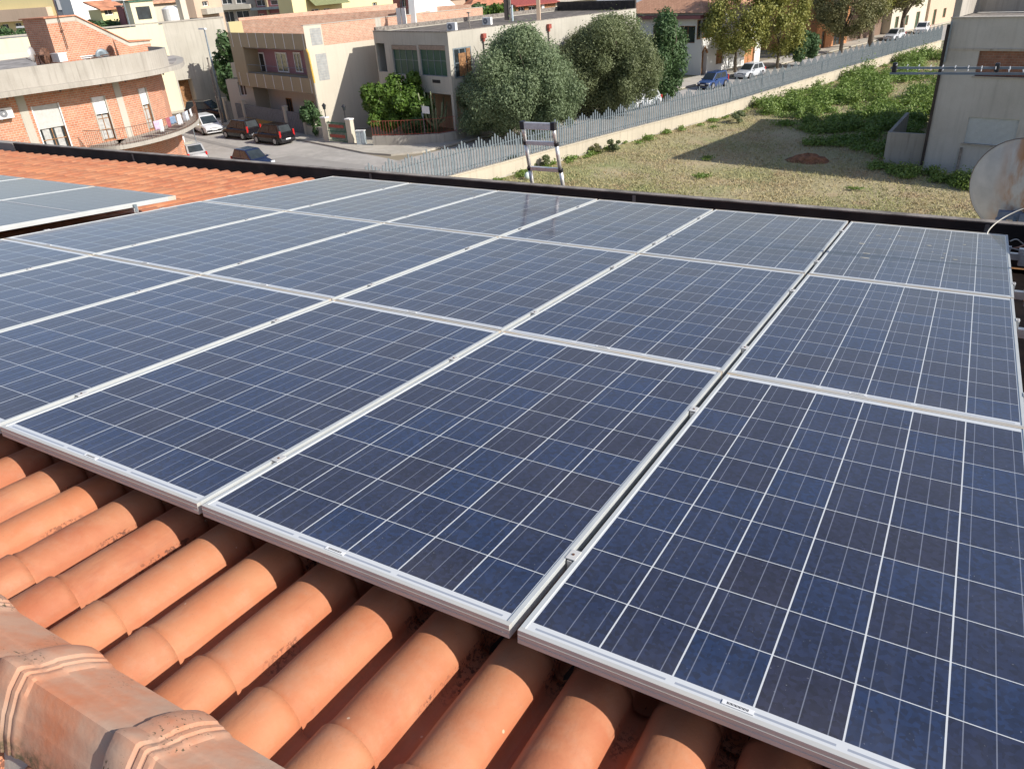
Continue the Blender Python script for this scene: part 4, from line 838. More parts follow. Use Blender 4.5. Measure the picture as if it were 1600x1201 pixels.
# white house with a stepped sloping parapet
A, B = atd(646, -14, 78), atd(738, 12, 92); f = Face(A, B - A); t = thing('white_house', 'brilliant white house wall with a curved sloping parapet', 'house', (A[0], A[1], 0))
pts = [f.at(x, y) for x, y in ((646, -16), (690, -16), (702, 0), (712, 9), (722, 15), (733, 13), (735, 40))]; pr_ = [(f.at(646, 60)[0], 0)] + [(a, b) for a, b in pts] + [(pts[-1][0], 0)]
mb = MB(); k = len(pr_); mb.add([f.pt(a, b) for a, b in pr_] + [f.pt(a, b, -.6) for a, b in pr_], [tuple(range(k)), tuple(range(k, 2 * k))[::-1]] + [(i, (i + 1) % k, k + (i + 1) % k, k + i) for i in range(k)]); mb.build('wall', M['white'], t)
mb = MB(); mb.slab(f, pts[0][0], pts[1][0], pts[0][1], pts[0][1] + .12, -.5, .1); mb.build('coping', M['terr'], t)
block('pink_gabled_house', 'pale pink house with faded red roof behind the white parapet', 682, -4, 120, 742, -6, 122, M['peach'], 9, [(727, -2, 738, 8)], ('shed', 1.0, M['terr']))
block('terracotta_roof_house', 'low house with broad orange tiled roof behind the garden hedge', 738, 10, 118, 800, 6, 120, M['peach'], 10, (), ('hip', 2.2, M['terr']))
block('red_awning_house', 'low brown house with red sheet roof and white fence right of the chimney flue', 806, 8, 108, 868, 5, 112, M['wood'], 8, [(810, 11, 820, 24), (826, 10, 838, 22)], ('shed', .5, M['red_metal']), bands=[(832, 22, 868, 26, M['white'], .5), (846, 6, 850, 26, M['white'], .1)])
block('cream_flat_house', 'cream flat house with dark doorway and small windows at top centre', 856, 0, 122, 932, -3, 128, M['cream'], 10, [(860, 7, 866, 24), (881, 10, 887, 20), (894, 12, 901, 24)], bands=[(854, -1, 934, 2, M['concrete'], .6)])
block('blue_grey_building', 'blue grey shaded building behind the olive trees', 930, -6, 135, 1030, -8, 140, stucco('blue_grey', (.30, .32, .36)), 12, [(934, 4, 948, 18)], cat='building')
def hedge(name, label, x, y, D, rx, h, m, n, seed, cat='tree'):
    p = atd(x, y, D); z1 = p[2]; return tree(name, label, cat, p[0], p[1], max(.3, z1 - h), z1, rx, rx, m, n, .35, seed, 14, 4, .15)
hedge('garden_tree', 'green tree behind the flat roof between white house and chimney', 752, 8, 105, 3.6, 6, M['dgreen'], 5000, 51)
hedge('garden_tree', 'darker green tree touching the left of the tall chimney flue', 776, 8, 100, 3.2, 6, M['lgreen'], 4500, 52)
hedge('small_conifer', 'yellow green rounded shrub tip above the dull olive tree', 908, 8, 92, 2.0, 7, M['lgreen'], 3500, 53)
hedge('garden_tree', 'green tree tip left of the hip roofed house', 966, 10, 95, 2.6, 6, M['dgreen'], 3500, 54)
block('yard_house', 'low cream outbuilding with dark doorway in the gap before the tan loggia house', 352, 124, 86, 392, 124, 84, M['cream'], 3, [(373, 128, 384, 150)])
block('cream_garage', 'small cream flat roofed garage behind the outbuilding', 360, 99, 92, 394, 97, 90, M['cream'], 4)
hedge('creeper_tree', 'tall dark green tree filling the gap between beige wall and tan house', 356, 34, 98, 2.6, 10, M['dgreen'], 6000, 55)
hedge('roadside_tree', 'green tree at the far left edge beside the field', 12, 42, 130, 5, 6, M['dgreen'], 5000, 56)
hedge('roadside_tree', 'green tree left of the brick stair tower', 45, 52, 120, 5, 6, M['dgreen'], 5000, 57)
hedge('garden_shrub', 'low dark hedge below the white blank house', 150, 30, 112, 4, 4, M['dgreen'], 3500, 58)
p = G(52, 105); 
for (lab, px, D, yt2) in (('thin pale street lamp beside the far field at left', 41, 118, 42), ('thin pale lamp pole in front of the small yellow house', 192, 100, 0)):
    p = atd(px, yt2, D); t = thing('street_lamp', lab, 'street lamp', (p[0], p[1], 0)); mb = MB(); mb.tube([(p[0], p[1], 0), (p[0], p[1], p[2])], [.09, .06], 8); mb.build('pole', M['grey_metal'], t); mb = MB(); mb.box((p[0] - .5, p[1] - .2, p[2]), (1.3, .5, .18), .4); mb.build('lamp_head', M['whitep'], t)

# ---- cream arcaded house with hip roof, orange building, pink house at right
q0 = G(1094, 118); HA = Face(q0, WV); t = thing('arcaded_house', 'cream house with brown framed arches and a terracotta hip roof behind the dark green tree', 'house', q0)
L = HA.at(1186, 100)[0]; zh = 6.6
ar = pxrect(HA, 1096, 79, 1104, 118); dr = pxrect(HA, 1119, 78, 1130, 100); w1 = pxrect(HA, 1093, 30, 1118, 60)
mb = MB(); mb.wall(HA, 0, L, 0, zh, [(ar[0], ar[1], 0, ar[3]), dr, w1, (L * .72, L * .9, .1, 2.9), (L * .6, L * .8, 3.7, 5.6)], .5)
HB = Face(q0, -TV); mb.wall(HB, 0, 12, 0, zh - .6, [(1, 3.2, 3.4, 5.2), (5, 7, 3.4, 5.2)], .4); mb.wall(HB, 0, 12, zh - .6, zh)
mb.build('wall', M['white'], t)
mb = MB(); mb.slab(HA, ar[0], ar[1], 0, ar[3], -.52, -.48); mb.tube([HA.pt(ar[0], ar[3] - .3, .02), HA.pt((ar[0] + ar[1]) / 2, ar[3] + .35, .02), HA.pt(ar[1], ar[3] - .3, .02)], .12, 6); mb.build('arched_door', M['wood'], t)
window(HA, dr, t, M['wood'], M['wood'], -.2, .08, 1, 0); window(HA, w1, t, M['wood'], M['pane'], -.3, .1, 2, 0); window(HA, (L * .72, L * .9, .1, 2.9), t, M['wood'], M['orange'], -.2, .1, 1, 0); window(HA, (L * .6, L * .8, 3.7, 5.6), t, M['wood'], M['pane'], -.2, .1, 1, 0)
for r in ((1, 3.2, 3.4, 5.2), (5, 7, 3.4, 5.2)): window(HB, r, t, M['wood'], M['pane'], -.2, .08, 1, 0)
mb = MB(); a, b, c, d = HA.pt(-.8, zh, .8), HA.pt(L + .8, zh, .8), HA.pt(L + .8, zh, -12.8), HA.pt(-.8, zh, -12.8)
r1, r2 = HA.pt(6, zh + 3.2, -6), HA.pt(L - 6, zh + 3.2, -6); mb.add([a, b, c, d, r1, r2], [(0, 1, 5, 4), (1, 2, 5), (2, 3, 4, 5), (3, 0, 4), (3, 2, 1, 0)])
rf = mb.build('roof', brick('pale_roof_tiles', (.60, .33, .2), (.52, .27, .16), (.36, .18, .1), 1, .3, .35), t)
mb = MB(); mb.slab(HA, 3, 4, zh + .5, zh + 3.3, -4, -3.2); mb.build('chimney', M['cream'], rf)
mb = MB(); mb.slab(HB, -.1, 12, zh - .65, zh - .3, .02, .75); mb.build('eave_shade_band', M['maroon'], t)  # dark red strip standing in for the shadowed side under the eave
OA = Face(E(-52.5, 100), WV)
def side_house(lab, w0, w1, z, m, wins, roofm=None, tt=-52.5, depth=10, name='street_house', cat='house'):
    f = Face(E(tt, w0), WV); L = w1 - w0; t = thing(name, lab, cat, E(tt - 4, (w0 + w1) / 2)); mb = MB(); mb.wall(f, 0, L, 0, z, wins, .35)
    g = Face(E(tt, w0), -TV); mb.wall(g, 0, depth, 0, z); g = Face(E(tt, w1), -TV); mb.wall(g, 0, depth, 0, z); g = Face(E(tt - depth, w0), WV); mb.wall(g, 0, L, 0, z)
    mb.build('wall', m, t)
    for w in wins: window(f, w, t, M['wood'] if m is not M['white'] else M['green_metal'], M['shut_green'] if m in (M['white'], M['cream'], M['peach']) else M['pane'], -.2, .08, 1, 0)
    mb = MB(); mb.prism([E(tt + .4, w0 - .1), E(tt + .4, w1 - .1), E(tt - depth, w1 - .1), E(tt - depth, w0 - .1)], z, z + .25); mb.build('roof', roofm or M['cap'], t); return t
wo = lambda *a: a
side_house('orange rendered building seen between the yellowing trees', 105, 114, 7.5, M['orange'], [(1.5, 2.6, 3.8, 5.4), (4.5, 5.6, 3.8, 5.4), (1.5, 2.6, .1, 2.3), (5, 7.2, .1, 2.6)], M['terr'])
side_house('dark brown low house in the shade right of the orange building', 114.2, 126, 6.2, stucco('brown_render', (.22, .15, .11)), [(2, 3.2, 3.6, 5), (6, 7.2, 3.6, 5), (4, 5.2, .1, 2.3)], M['terr'], -53)
side_house('cream house with green shutters behind the forked street tree', 126.3, 139, 6.8, M['cream'], [(1.5, 2.7, .1, 2.4), (5, 6.2, .9, 2.3), (9, 10.4, .1, 2.5), (1.5, 2.7, 3.8, 5.4), (5, 6.2, 3.8, 5.4), (9, 10.2, 3.8, 5.4)], None, -51.8)
side_house('peach house with green door behind the last street trees', 139.3, 152, 6.4, M['peach'], [(2, 3.2, .1, 2.4), (6, 7.2, .9, 2.3), (2, 3.2, 3.8, 5.4), (6, 7.2, 3.8, 5.4)], None, -51.5)
side_house('bright white house at the end of the street next to the grey building', 152.3, 178, 7.4, M['white'], [(3, 4.2, .1, 2.4), (9, 10.2, .9, 2.3), (3, 4.2, 3.8, 5.4), (9, 10.2, 3.8, 5.4)], None, -50.5)
# filler roofs far beyond, irregular
q = random.Random(21); mats = [M['cream'], M['peach'], M['white'], M['paley'], M['greyc'], M['tan']]; colr = ['cream', 'peach', 'white', 'pale yellow', 'grey', 'tan']
for k in range(16):
    x = -5 + k * 78 + q.uniform(-12, 12); D = q.uniform(190, 260); p = atd(x, q.uniform(2, 22), D); i = q.randrange(6); w = q.uniform(9, 16)
    if p[2] > 10.5 or p[2] < 3: p[2] = 6.5
    an = math.atan2(-.29, .957) + q.uniform(-.15, .15); t = thing('distant_house', 'distant %s house with red roof, number not needed' % colr[i], 'house', (p[0], p[1], 0), 'distant houses beyond the first rows', an)
    where = ['at the far left edge', 'above the brick stair tower', 'above the pale yellow wall', 'behind the beige house', 'behind the grey apartment block', 'behind the maroon block', 'behind the green awning', 'behind the yellow building', 'behind the white house', 'behind the chimney flue', 'behind the red sheet roof', 'above the first olive tree', 'above the dull olive tree', 'behind the hip roofed house', 'above the yellowing trees', 'behind the orange building'][k]
    t['label'] = 'distant %s house with red roof %s' % (colr[i], where)
    h = p[2] - 1.5; mb = MB(); mb.box((0, 0, h / 2), (w, 9, h)); mb.build('wall', mats[i], t, local=True)
    mb = MB(); mb.add([(-w / 2 - .4, -5, h), (w / 2 + .4, -5, h), (w / 2 + .4, 5, h), (-w / 2 - .4, 5, h), (-w / 2 - .4, 0, h + 1.8), (w / 2 + .4, 0, h + 1.8)], [(0, 1, 5, 4), (2, 3, 4, 5), (1, 2, 5), (3, 0, 4), (3, 2, 1, 0)]); mb.build('roof', M['terr'] if k % 2 else M['terrp'], t, local=True)
    for s_ in (-w / 4, w / 4): mb = MB(); mb.box((s_, -4.52, h * .6), (1.2, .08, 1.4)); mb.build('window', M['pane'], t, local=True)
for k in range(14):
    p = atd(-20 + k * 85 + q.uniform(-20, 20), q.uniform(5, 30), q.uniform(150, 200)); 
    if k in (1, 3): continue
    tree('distant_tree', 'distant dark green tree ' + ['left of the yellow block', '', 'near the white gable', '', 'by the grey block', 'by the maroon block', 'by the yellow building', 'beyond the brick band', 'beyond the white parapet', 'by the terracotta roof', 'beyond the cream flat house', 'beyond the blue grey building', 'beyond the hip roof', 'beyond the orange building'][k], 'tree', p[0], p[1], .5, min(7, max(4, p[2])), 4, 4, M['dgreen'], 2500, .5, 60 + k, 10, 3, .15, 'distant trees among the houses')

# ---- grey rendered building at right
ga, gb = np.array([-1.5, 51.0, 0]), np.array([14, 47.6, 0]); GF = Face(ga, gb - ga); zg = GF.at(1487, 29)[1]; Lg = math.dist(ga, gb)
t = thing('grey_building', 'tall bare grey rendered building with a bricked up window beside the field', 'building', (6, 55, 0))
wa = pxrect(GF, 1526, 79, 1640, 121); wb = pxrect(GF, 1509, 185, 1589, 227)
mb = MB(); mb.wall(GF, 0, Lg, 0, zg, [(wa[0], wa[0] + 3.1, wa[2], wa[3]), wb], .28)
for a, b in (((-1.5, 51), (-1.5, 66.6)), ((-1.5, 66.6), (14, 67)), ((14, 67), (14, 47.6))): mb.quad((*a, 0), (*b, 0), (*b, zg), (*a, zg))
mb.add([(-1.5, 51, zg - .02), (14, 47.6, zg - .02), (14, 67, zg - .02), (-1.5, 66.6, zg - .02)], [(0, 1, 2, 3)]); mb.build('wall', M['grey_render'], t)
mb = MB(); mb.slab(GF, wa[0], wa[0] + 3.1, wa[2], wa[3], -.2, -.16); mb.build('bricked_window', brick('dark_infill_brick', (.26, .12, .08), (.20, .09, .06), (.24, .17, .13), 1, .27, .13), t)
mb = MB(); mb.slab(GF, wb[0], wb[1], wb[2], wb[3], -.12, -.08); s_ = mb.build('roller_shutter', plain('pale_shutter', (.56, .61, .62), .6, 0, .02), t); mb = MB()
z = wb[2] + .06
while z < wb[3]: mb.slab(GF, wb[0] + .02, wb[1] - .02, z, z + .012, -.08, -.07); z += .06
mb.build('slat_line', M['gate_grey'], s_)
mb = MB(); mb.slab(GF, wb[0] - .12, wb[1] + .12, wb[2] - .08, wb[2], -.2, .07); mb.slab(GF, wa[0] - .1, wa[0] + 3.2, wa[2] - .07, wa[2], -.2, .06); mb.slab(GF, .05, Lg, zg - 1.62, zg - 1.5, .0, .03); mb.build('sill', M['concrete'], t)
mb = MB(); mb.slab(GF, -.02, Lg, zg, zg + .06, -.7, .05); mb.slab(GF, .0, .35, zg + .06, zg + 1.5, -15, -.15); mb.slab(GF, .35, Lg, zg + .06, zg + 1.3, -3.6, -3.3); mb.build('roof_edge', M['concrete'], t)
mb = MB(); mb.slab(GF, .36, Lg, zg + .005, zg + .03, -3.3, -.7); mb.build('ledge', M['cap'], t)
mb = MB(); mb.box((-1.56, 51.0, zg / 2), (.16, .2, zg - .6)); mb.build('corner_strip', M['black'], t)
mb = MB(); mb.cyl((-1.42, 50.85, zg - 2.2), (-1.42, 50.85, zg - .2), .05); mb.build('downpipe', M['grey_metal'], t)
p = GF.at(1500, 235); mb = MB(); mb.slab(GF, p[0], p[0] + .12, .0, 1.5, .0, .08); mb.build('drain_pipe', M['cap'], t)
a = np.array([-3.6, 52.2, 0]); mb = MB(); q = Face(a, (2.0, -.25)); mb.slab(q, 0, 2.0, 0, 1.9, -.2, 0); q2 = Face(a, (.05, 1)); mb.slab(q2, 0, 7, 0, 1.9, -.2, 0)
tag(mb.build('yard_wall', M['concrete'], None), 'low grey concrete yard wall at the left foot of the grey building', 'wall')

# ---- field plants
r = np.random.default_rng(5); N = 260000
yy = 40 + 75 * r.random(N) ** 1.5; fx = np.interp(yy, [p[1] for p in FP], [p[0] for p in FP]) + .25; xx = fx + (16 - fx) * r.random(N)
keep = ~((xx > -1.6) & (yy > 50.5 - (xx + 1.5) * .22) & (yy < 68)); xx, yy = xx[keep], yy[keep]
den = np.sin(xx * .9 + yy * .35) + np.sin(xx * .37 - yy * .71 + 1) + r.normal(size=len(xx)) * .9; keep = den > -1.2; xx, yy = xx[keep], yy[keep]; n = len(xx)
hh_ = (.05 + .16 * r.random(n) ** 2.5); a = r.random(n) * 6.28; w = .015 + .02 * r.random(n); lean = r.normal(size=(n, 2)) * .12
V = np.zeros((n, 3, 3)); V[:, 0] = np.c_[xx - w * np.cos(a), yy - w * np.sin(a), np.full(n, .01)]; V[:, 1] = np.c_[xx + w * np.cos(a), yy + w * np.sin(a), np.full(n, .01)]; V[:, 2] = np.c_[xx + lean[:, 0], yy + lean[:, 1], hh_]
mb = MB(); mb.v = V.reshape(-1, 3).tolist(); mb.f = [(3 * i, 3 * i + 1, 3 * i + 2) for i in range(n)]
tag(mb.build('dry_grass', M['straw'], None, uv=False), 'dry yellowish grass covering the field', 'grass', kind='stuff')
q = random.Random(8); L = []
for px, py, k, s_, h in ((1240, 170, 8, 2.0, 1.3), (1300, 158, 8, 2.0, 1.3), (1360, 140, 10, 2.2, 1.5), (1420, 110, 8, 2.2, 1.5), (1330, 120, 8, 1.8, 1.3), (1440, 150, 8, 1.5, 1.2), (1215, 172, 7, 1.0, 1.2), (1390, 95, 10, 2, 1.2), (1270, 168, 14, 1.8, 1.2), (1330, 150, 16, 2.4, .9), (1425, 90, 12, 1.8, 1.4), (1380, 122, 14, 2.4, 1.2), (1440, 125, 10, 1.5, 1.0), (1435, 160, 12, 1.2, 1.1), (1300, 172, 12, 2.2, .6), (1445, 95, 10, 1.4, 1.3)):
    p = G(px, py)
    for i in range(k): x, y = p[0] + q.gauss(0, s_), p[1] + q.gauss(0, s_ * 1.3); L.append((x, y, h * .35, q.uniform(.5, 1.1), q.uniform(.5, 1.1), h * q.uniform(.35, .7)))
def keepin(L): return [c for c in L if c[0] > np.interp(c[1], [p[1] for p in FP], [p[0] for p in FP]) + .7]
tag(leaves(keepin(L), 80000, .12, 71, .1, jitter=1.3).build('green_weeds', M['weed'], None, uv=False), 'fresh green weeds spreading along the low wall in the sun', 'weeds', kind='stuff')
L = []
for px, py, k, s_, h in ((1330, 205, 8, 1.8, .9), (1380, 190, 8, 1.6, 1.0), (1405, 215, 8, 1.0, .9), (1310, 225, 8, 1.2, .6), (1350, 195, 16, 2.4, .9), (1400, 180, 12, 1.8, 1.1), (1420, 195, 8, 1.0, 1.0), (1375, 230, 12, 1.6, .5), (1290, 205, 6, 1.0, .6)):
    p = G(px, py)
    for i in range(k): x, y = p[0] + q.gauss(0, s_), p[1] + q.gauss(0, s_); L.append((x, y, h * .3, q.uniform(.4, .9), q.uniform(.4, .9), h * q.uniform(.35, .7)))
tag(leaves(L, 42000, .12, 72, .3, jitter=1.3).build('shaded_weeds', M['weed'], None, uv=False), 'green weeds growing in the shadow of the grey building', 'weeds', kind='stuff')
L = []
for px, py, k, s_, h in ((1370, 262, 5, .8, .45), (1420, 272, 6, .7, .5), (1480, 285, 6, .7, .6), (1510, 292, 8, .7, .9), (1450, 276, 5, .9, .5)):
    p = G(px, py)
    for i in range(k): x, y = p[0] + q.gauss(0, s_), p[1] + q.gauss(0, s_ * .6); L.append((x, y, h * .3, q.uniform(.25, .6), q.uniform(.25, .6), h * q.uniform(.4, .8)))
for k in range(90):
    (x_, y_), _a = poly_at(FP, q.uniform(15, 90)); hh2 = q.uniform(.12, .5) ** 1.2; L.append((x_ + q.uniform(.3, 1.1), y_, hh2 * .4, q.uniform(.12, .45), q.uniform(.2, .6), hh2 * .6))
for k in range(12):
    y_ = q.uniform(42, 70); x_ = q.uniform(-18, 8)
    if not (x_ > -2.4 and y_ > 49): L.append((x_, y_, .06, q.uniform(.2, .6), q.uniform(.2, .6), q.uniform(.08, .2)))
tag(leaves(L, 26000, .09, 73, .3, jitter=1.3).build('sunny_weeds', M['weed'], None, uv=False), 'scattered low weeds along the wall foot and before the grey building', 'weeds', kind='stuff')
for i, (px, py, h, rx, mm, lab) in enumerate(((845, 262, .9, .7, M['olive2'], 'small grey green shrub at the foot of the low wall behind the ladder'), (800, 268, 1.1, .8, M['olive2'], 'dry shrub at the near end of the low wall left of the ladder'), (935, 240, .7, .6, M['rleaf'], 'rusty brown dead shrub by the low wall right of the ladder'), (960, 237, .9, .6, M['olive2'], 'grey green shrub just right of the rusty dead one'), (1155, 192, .9, .8, M['olive2'], 'low bush at the break in the low wall'))):
    p = G(px, py); t = thing('wall_shrub', lab, 'shrub', p); leaves(lumps(p[0], p[1], .05, h, rx, rx, 7, 80 + i), 1200, .1, 80 + i, .4).build('foliage', mm, t, uv=False); mb = MB()
    for k in range(4): mb.tube([(p[0], p[1], 0), (p[0] + .2 * math.cos(k * 1.6), p[1] + .2 * math.sin(k * 1.6), h * .6)], [.02, .008], 5)
    mb.build('stem', M['bark'], t)
p = G(1262, 252); mb = MB(); n_ = 40; P = []
rr2 = random.Random(4)
for i in range(7):
    for k in range(20):
        a = 2 * PI * k / 20; rd = .95 * i / 6 * rr2.uniform(.85, 1.1); P.append((p[0] + rd * 1.5 * math.cos(a), p[1] + rd * math.sin(a), max(.0, .5 * math.cos(PI / 2 * i / 6) + rr2.uniform(-.05, .05) * (i < 6))))
mb.add(P, [(i * 20 + k, i * 20 + (k + 1) % 20, (i + 1) * 20 + (k + 1) % 20, (i + 1) * 20 + k) for i in range(6) for k in range(20)])
tag(mb.build('earth_heap', plain('red_earth', (.26, .12, .06), .95, 0, .3, 4, .4), None), 'low reddish heap of earth at the edge of the shadow on the field', 'heap')
p = G(824, 281); t = None; mb = MB(); mb.tube([p + np.array([0, 0, .05]), p + np.array([0, 0, .2]), p + np.array([0, 0, .42]), p + np.array([0, 0, .5])], [.12, .2, .14, .03], 10); tag(mb.build('plastic_bag', plain('pale_aqua', (.62, .72, .66), .6), None, smooth=True), 'pale plastic bag lying on the grass behind the ladder', 'bag')

# ================================================================== brick corner building at left
bb_ = thing('brick_building', 'raw brick corner building with a curved concrete roof edge and a balcony at left', 'building', (-52, 28, 0))
def smooth_poly(P, n=6):
    out = []
    Q = [np.array(p, float) for p in P]; Q = [2 * Q[0] - Q[1]] + Q + [2 * Q[-1] - Q[-2]]
    for i in range(1, len(Q) - 2):
        for k in range(n):
            s = k / n; a, b, c, d = Q[i - 1:i + 3]; out.append(.5 * ((2 * b) + (c - a) * s + (2 * a - 5 * b + 4 * c - d) * s * s + (3 * b - a - 3 * c + d) * s ** 3))
    out.append(Q[-2]); return out
def offset(P, d):
    out = []
    for i, p in enumerate(P):
        t = P[min(i + 1, len(P) - 1)] - P[max(i - 1, 0)]; t = t / np.linalg.norm(t); out.append(p + d * np.array([t[1], -t[0]]))
    return out
ZE, ZS, ZP = 7.38, 7.68, 8.80
EV = smooth_poly([(-47.6, 12), (-47.5, 20), (-47.1, 25), (-46.3, 29), (-46.1, 31.6), (-46.6, 34.2), (-47.8, 36.6), (-49.9, 38.7), (-52.7, 40.9), (-55.6, 42.4)])
def band(mb, P, z0, z1, th):
    I = offset(P, -th)
    for i in range(len(P) - 1):
        a, b, c, d = P[i], P[i + 1], I[i + 1], I[i]; mb.hexa([(*a, z0), (*b, z0), (*c, z0), (*d, z0)], [(*a, z1), (*b, z1), (*c, z1), (*d, z1)])
    return mb
mb = MB(); band(mb, EV, ZE, ZS, 2.3); mb.build('roof_slab', M['concrete'], bb_)
PP = offset(EV, -.22); cut = [p for p in PP if p[1] < 35.2]; tail = smooth_poly([cut[-1], cut[-1] + np.array([-.9, 1.1]), cut[-1] + np.array([-2.6, 1.9]), cut[-1] + np.array([-4.0, 2.2])], 5)
mb = MB(); band(mb, cut + tail[1:], ZS + .003, ZP, .16); mb.build('roof_parapet', M['concrete'], bb_)
mb = MB()
for k in range(3, len(cut), 4):
    a = offset(cut, .02)[k]; mb.box((a[0], a[1], ZE + .05), (.05, .10, .34))
mb.build('drip_spout', M['iron'], bb_)
WL = offset(EV, -1.75)
segs = [(WL[i], WL[i + 1]) for i in range(len(WL) - 1)]
# wall in flat facets so doors can be cut: use 7 facets
fac = [WL[0], WL[9], WL[16], WL[21], WL[26], WL[31], WL[38], WL[44], WL[-1]]
openings = {}
def facet_of(px, py):
    for i in range(len(fac) - 1):
        f = Face(fac[i], fac[i + 1] - fac[i]); s_, z_ = f.at(px, py); L = np.linalg.norm(fac[i + 1] - fac[i])
        if 0 <= s_ <= L: return i, f
    return None, None
doors = [(66, 188, 92, 0, 'grey'), (160, 190, 30, 0, 'white'), (229, 180, 20, 0, 'white'), (257, 165, 12, 0, 'white')]
dspec = []
ZB = 3.8
for (px, py, wpx, _, kind), w in zip(((80, 195, 0, 0, 'grey'), (172, 190, 0, 0, 'white'), (234, 170, 0, 0, 'white'), (262, 150, 0, 0, 'white')), (1.55, 1.5, 1.25, 1.1)):
    i, f = facet_of(px, py)
    if i is None: continue
    s_, _z = f.at(px, py); L = np.linalg.norm(fac[i + 1] - fac[i]); s0, s1 = s_ - w / 2, s_ + w / 2
    s0 = max(s0, .05); s1 = min(s1, L - .05); dspec.append((i, f, s0, s1, ZB + .05, ZB + 2.75, kind)); openings.setdefault(i, []).append((s0, s1, ZB + .05, ZB + 2.75))
mb = MB()
for i in range(len(fac) - 1):
    f = Face(fac[i], fac[i + 1] - fac[i]); L = float(np.linalg.norm(fac[i + 1] - fac[i])); mb.wall(f, 0, L, 3.4, ZE + .02, openings.get(i, []), .3)
mb.build('brick_wall', M['brick'], bb_)
mb = MB()
for i in range(len(fac) - 1):
    f = Face(fac[i], fac[i + 1] - fac[i]); L = float(np.linalg.norm(fac[i + 1] - fac[i])); mb.slab(f, -.01, L + .01, 0, 3.42, -.3, .02)
mb.build('ground_floor_wall', M['brick'], bb_)
for px in (43, 197):
    i, f = facet_of(px, 190)
    if f is not None: mb = MB(); s_ = f.at(px, 190)[0]; mb.slab(f, s_ - .24, s_ + .24, 3.5, ZE, .002, .025); mb.build('concrete_column', M['greyc'], bb_)
for (i, f, s0, s1, z0, z1, kind) in dspec:
    d_ = window(f, (s0, s1, z0, z1), bb_, M['wood'], M['pane'], -.18, .07, 1, 3, 'balcony_door')
    mb = MB(); mb.slab(f, s0 + .02, s1 - .02, z1 - (1.35 if kind == 'grey' else 1.05), z1 - .02, -.12, -.06); mb.build('roller_blind', M['shut_grey'] if kind == 'grey' else M['whitep'], d_)
    mb = MB()
    for a in (s0 - .05, s1 - .02): mb.slab(f, a, a + .07, z0, z1, -.05, .03)
    mb.build('jamb', M['whitep'] if kind == 'grey' else M['greyc'], d_)
    for q in (.27, .73):
        mb = MB(); a = s0 + (s1 - s0) * q; mb.slab(f, a - .2, a + .2, z0 + .1, z1 - 1.15, -.175, -.165); mb.build('curtain', plain('lace', (.45, .45, .43), .9), d_)
BE = smooth_poly([(-47.6, 28.2), (-46.0, 28.8), (-45.4, 30), (-45.4, 32), (-46.1, 34.3), (-47.6, 36.6), (-49.6, 38.6), (-51.5, 39.9)])
mb = MB(); band(mb, BE, ZB - .25, ZB, 2.4); bal = mb.build('balcony', M['concrete'], bb_)
railing([BE[k] - 0 for k in range(0, len(BE))], ZB, 1.0, bal, M['iron'], 'railing', .13, .011)
mb = MB(); lb = offset(WL, .5); mb = MB(); band(mb, [p for p in offset(EV, -.6) if p[1] < 26], ZB - .2, ZB - .02, .6); mb.build('ledge', M['concrete'], bb_)
# roof terrace, back walls
rp = [tuple(p) for p in offset(EV, -.5)] + [(-75, 50), (-75, 12)]
mb = MB(); mb.prism(rp, 7.55, 7.72); mb.build('roof_terrace', plain('terrace_screed', (.36, .33, .30), .9, 0, .25, .8), bb_)
mb = MB(); mb.prism([(-56.5, 12), (-56.5, 41), (-75, 47), (-75, 12)], 0, 7.5); mb.build('back_wall', M['brick'], bb_)
mb = MB(); mb.box((-75, 30, 7.95), (.25, 36, .5)); mb.build('far_parapet', M['cream'], bb_)
# brick stair tower
TF = Face((-55.6, 32.9), (-.03, 1)); ts = thing('brick_stair_tower', 'brick stair tower with a sloping roof on the terrace of the brick building', 'tower', (-56.5, 36, 7.7))
pr_ = [TF.at(x, y) for x, y in ((75, 29), (116, 25), (201, 66), (238, 63), (240, 86))]; Lt = pr_[4][0]; zt0 = pr_[0][1]
prof = [(0, 7.7), (0, zt0), (pr_[1][0], pr_[1][1]), (pr_[2][0], pr_[2][1]), (Lt, pr_[3][1]), (Lt, 7.7)]
def tower(mb, prof, o0, o1):
    k = len(prof); return mb.add([TF.pt(a, b, o0) for a, b in prof] + [TF.pt(a, b, o1) for a, b in prof], [tuple(range(k)), tuple(range(k, 2 * k))[::-1]] + [(i, (i + 1) % k, k + (i + 1) % k, k + i) for i in range(k)])
mb = MB(); tower(mb, prof, 0, -2.6); mb.build('wall', M['brick'], ts)
off = .32; mb = MB(); tower(mb, [(0, zt0 - off), (0, zt0), (prof[2][0], prof[2][1]), (prof[3][0], prof[3][1]), (Lt, prof[4][1]), (Lt, prof[4][1] - off * .6), (prof[3][0], prof[3][1] - off), (prof[2][0], prof[2][1] - off)], .012, -.02); mb.build('concrete_edge', M['greyc'], ts)
mb = MB(); k = .07; tower(mb, [(-.15, zt0), (-.15, zt0 + k), (prof[2][0], prof[2][1] + k), (prof[3][0], prof[3][1] + k), (Lt + .1, prof[4][1] + k), (Lt + .1, prof[4][1]), (prof[3][0], prof[3][1]), (prof[2][0], prof[2][1])], .12, -2.75); mb.build('tile_coping', M['terr'], ts)
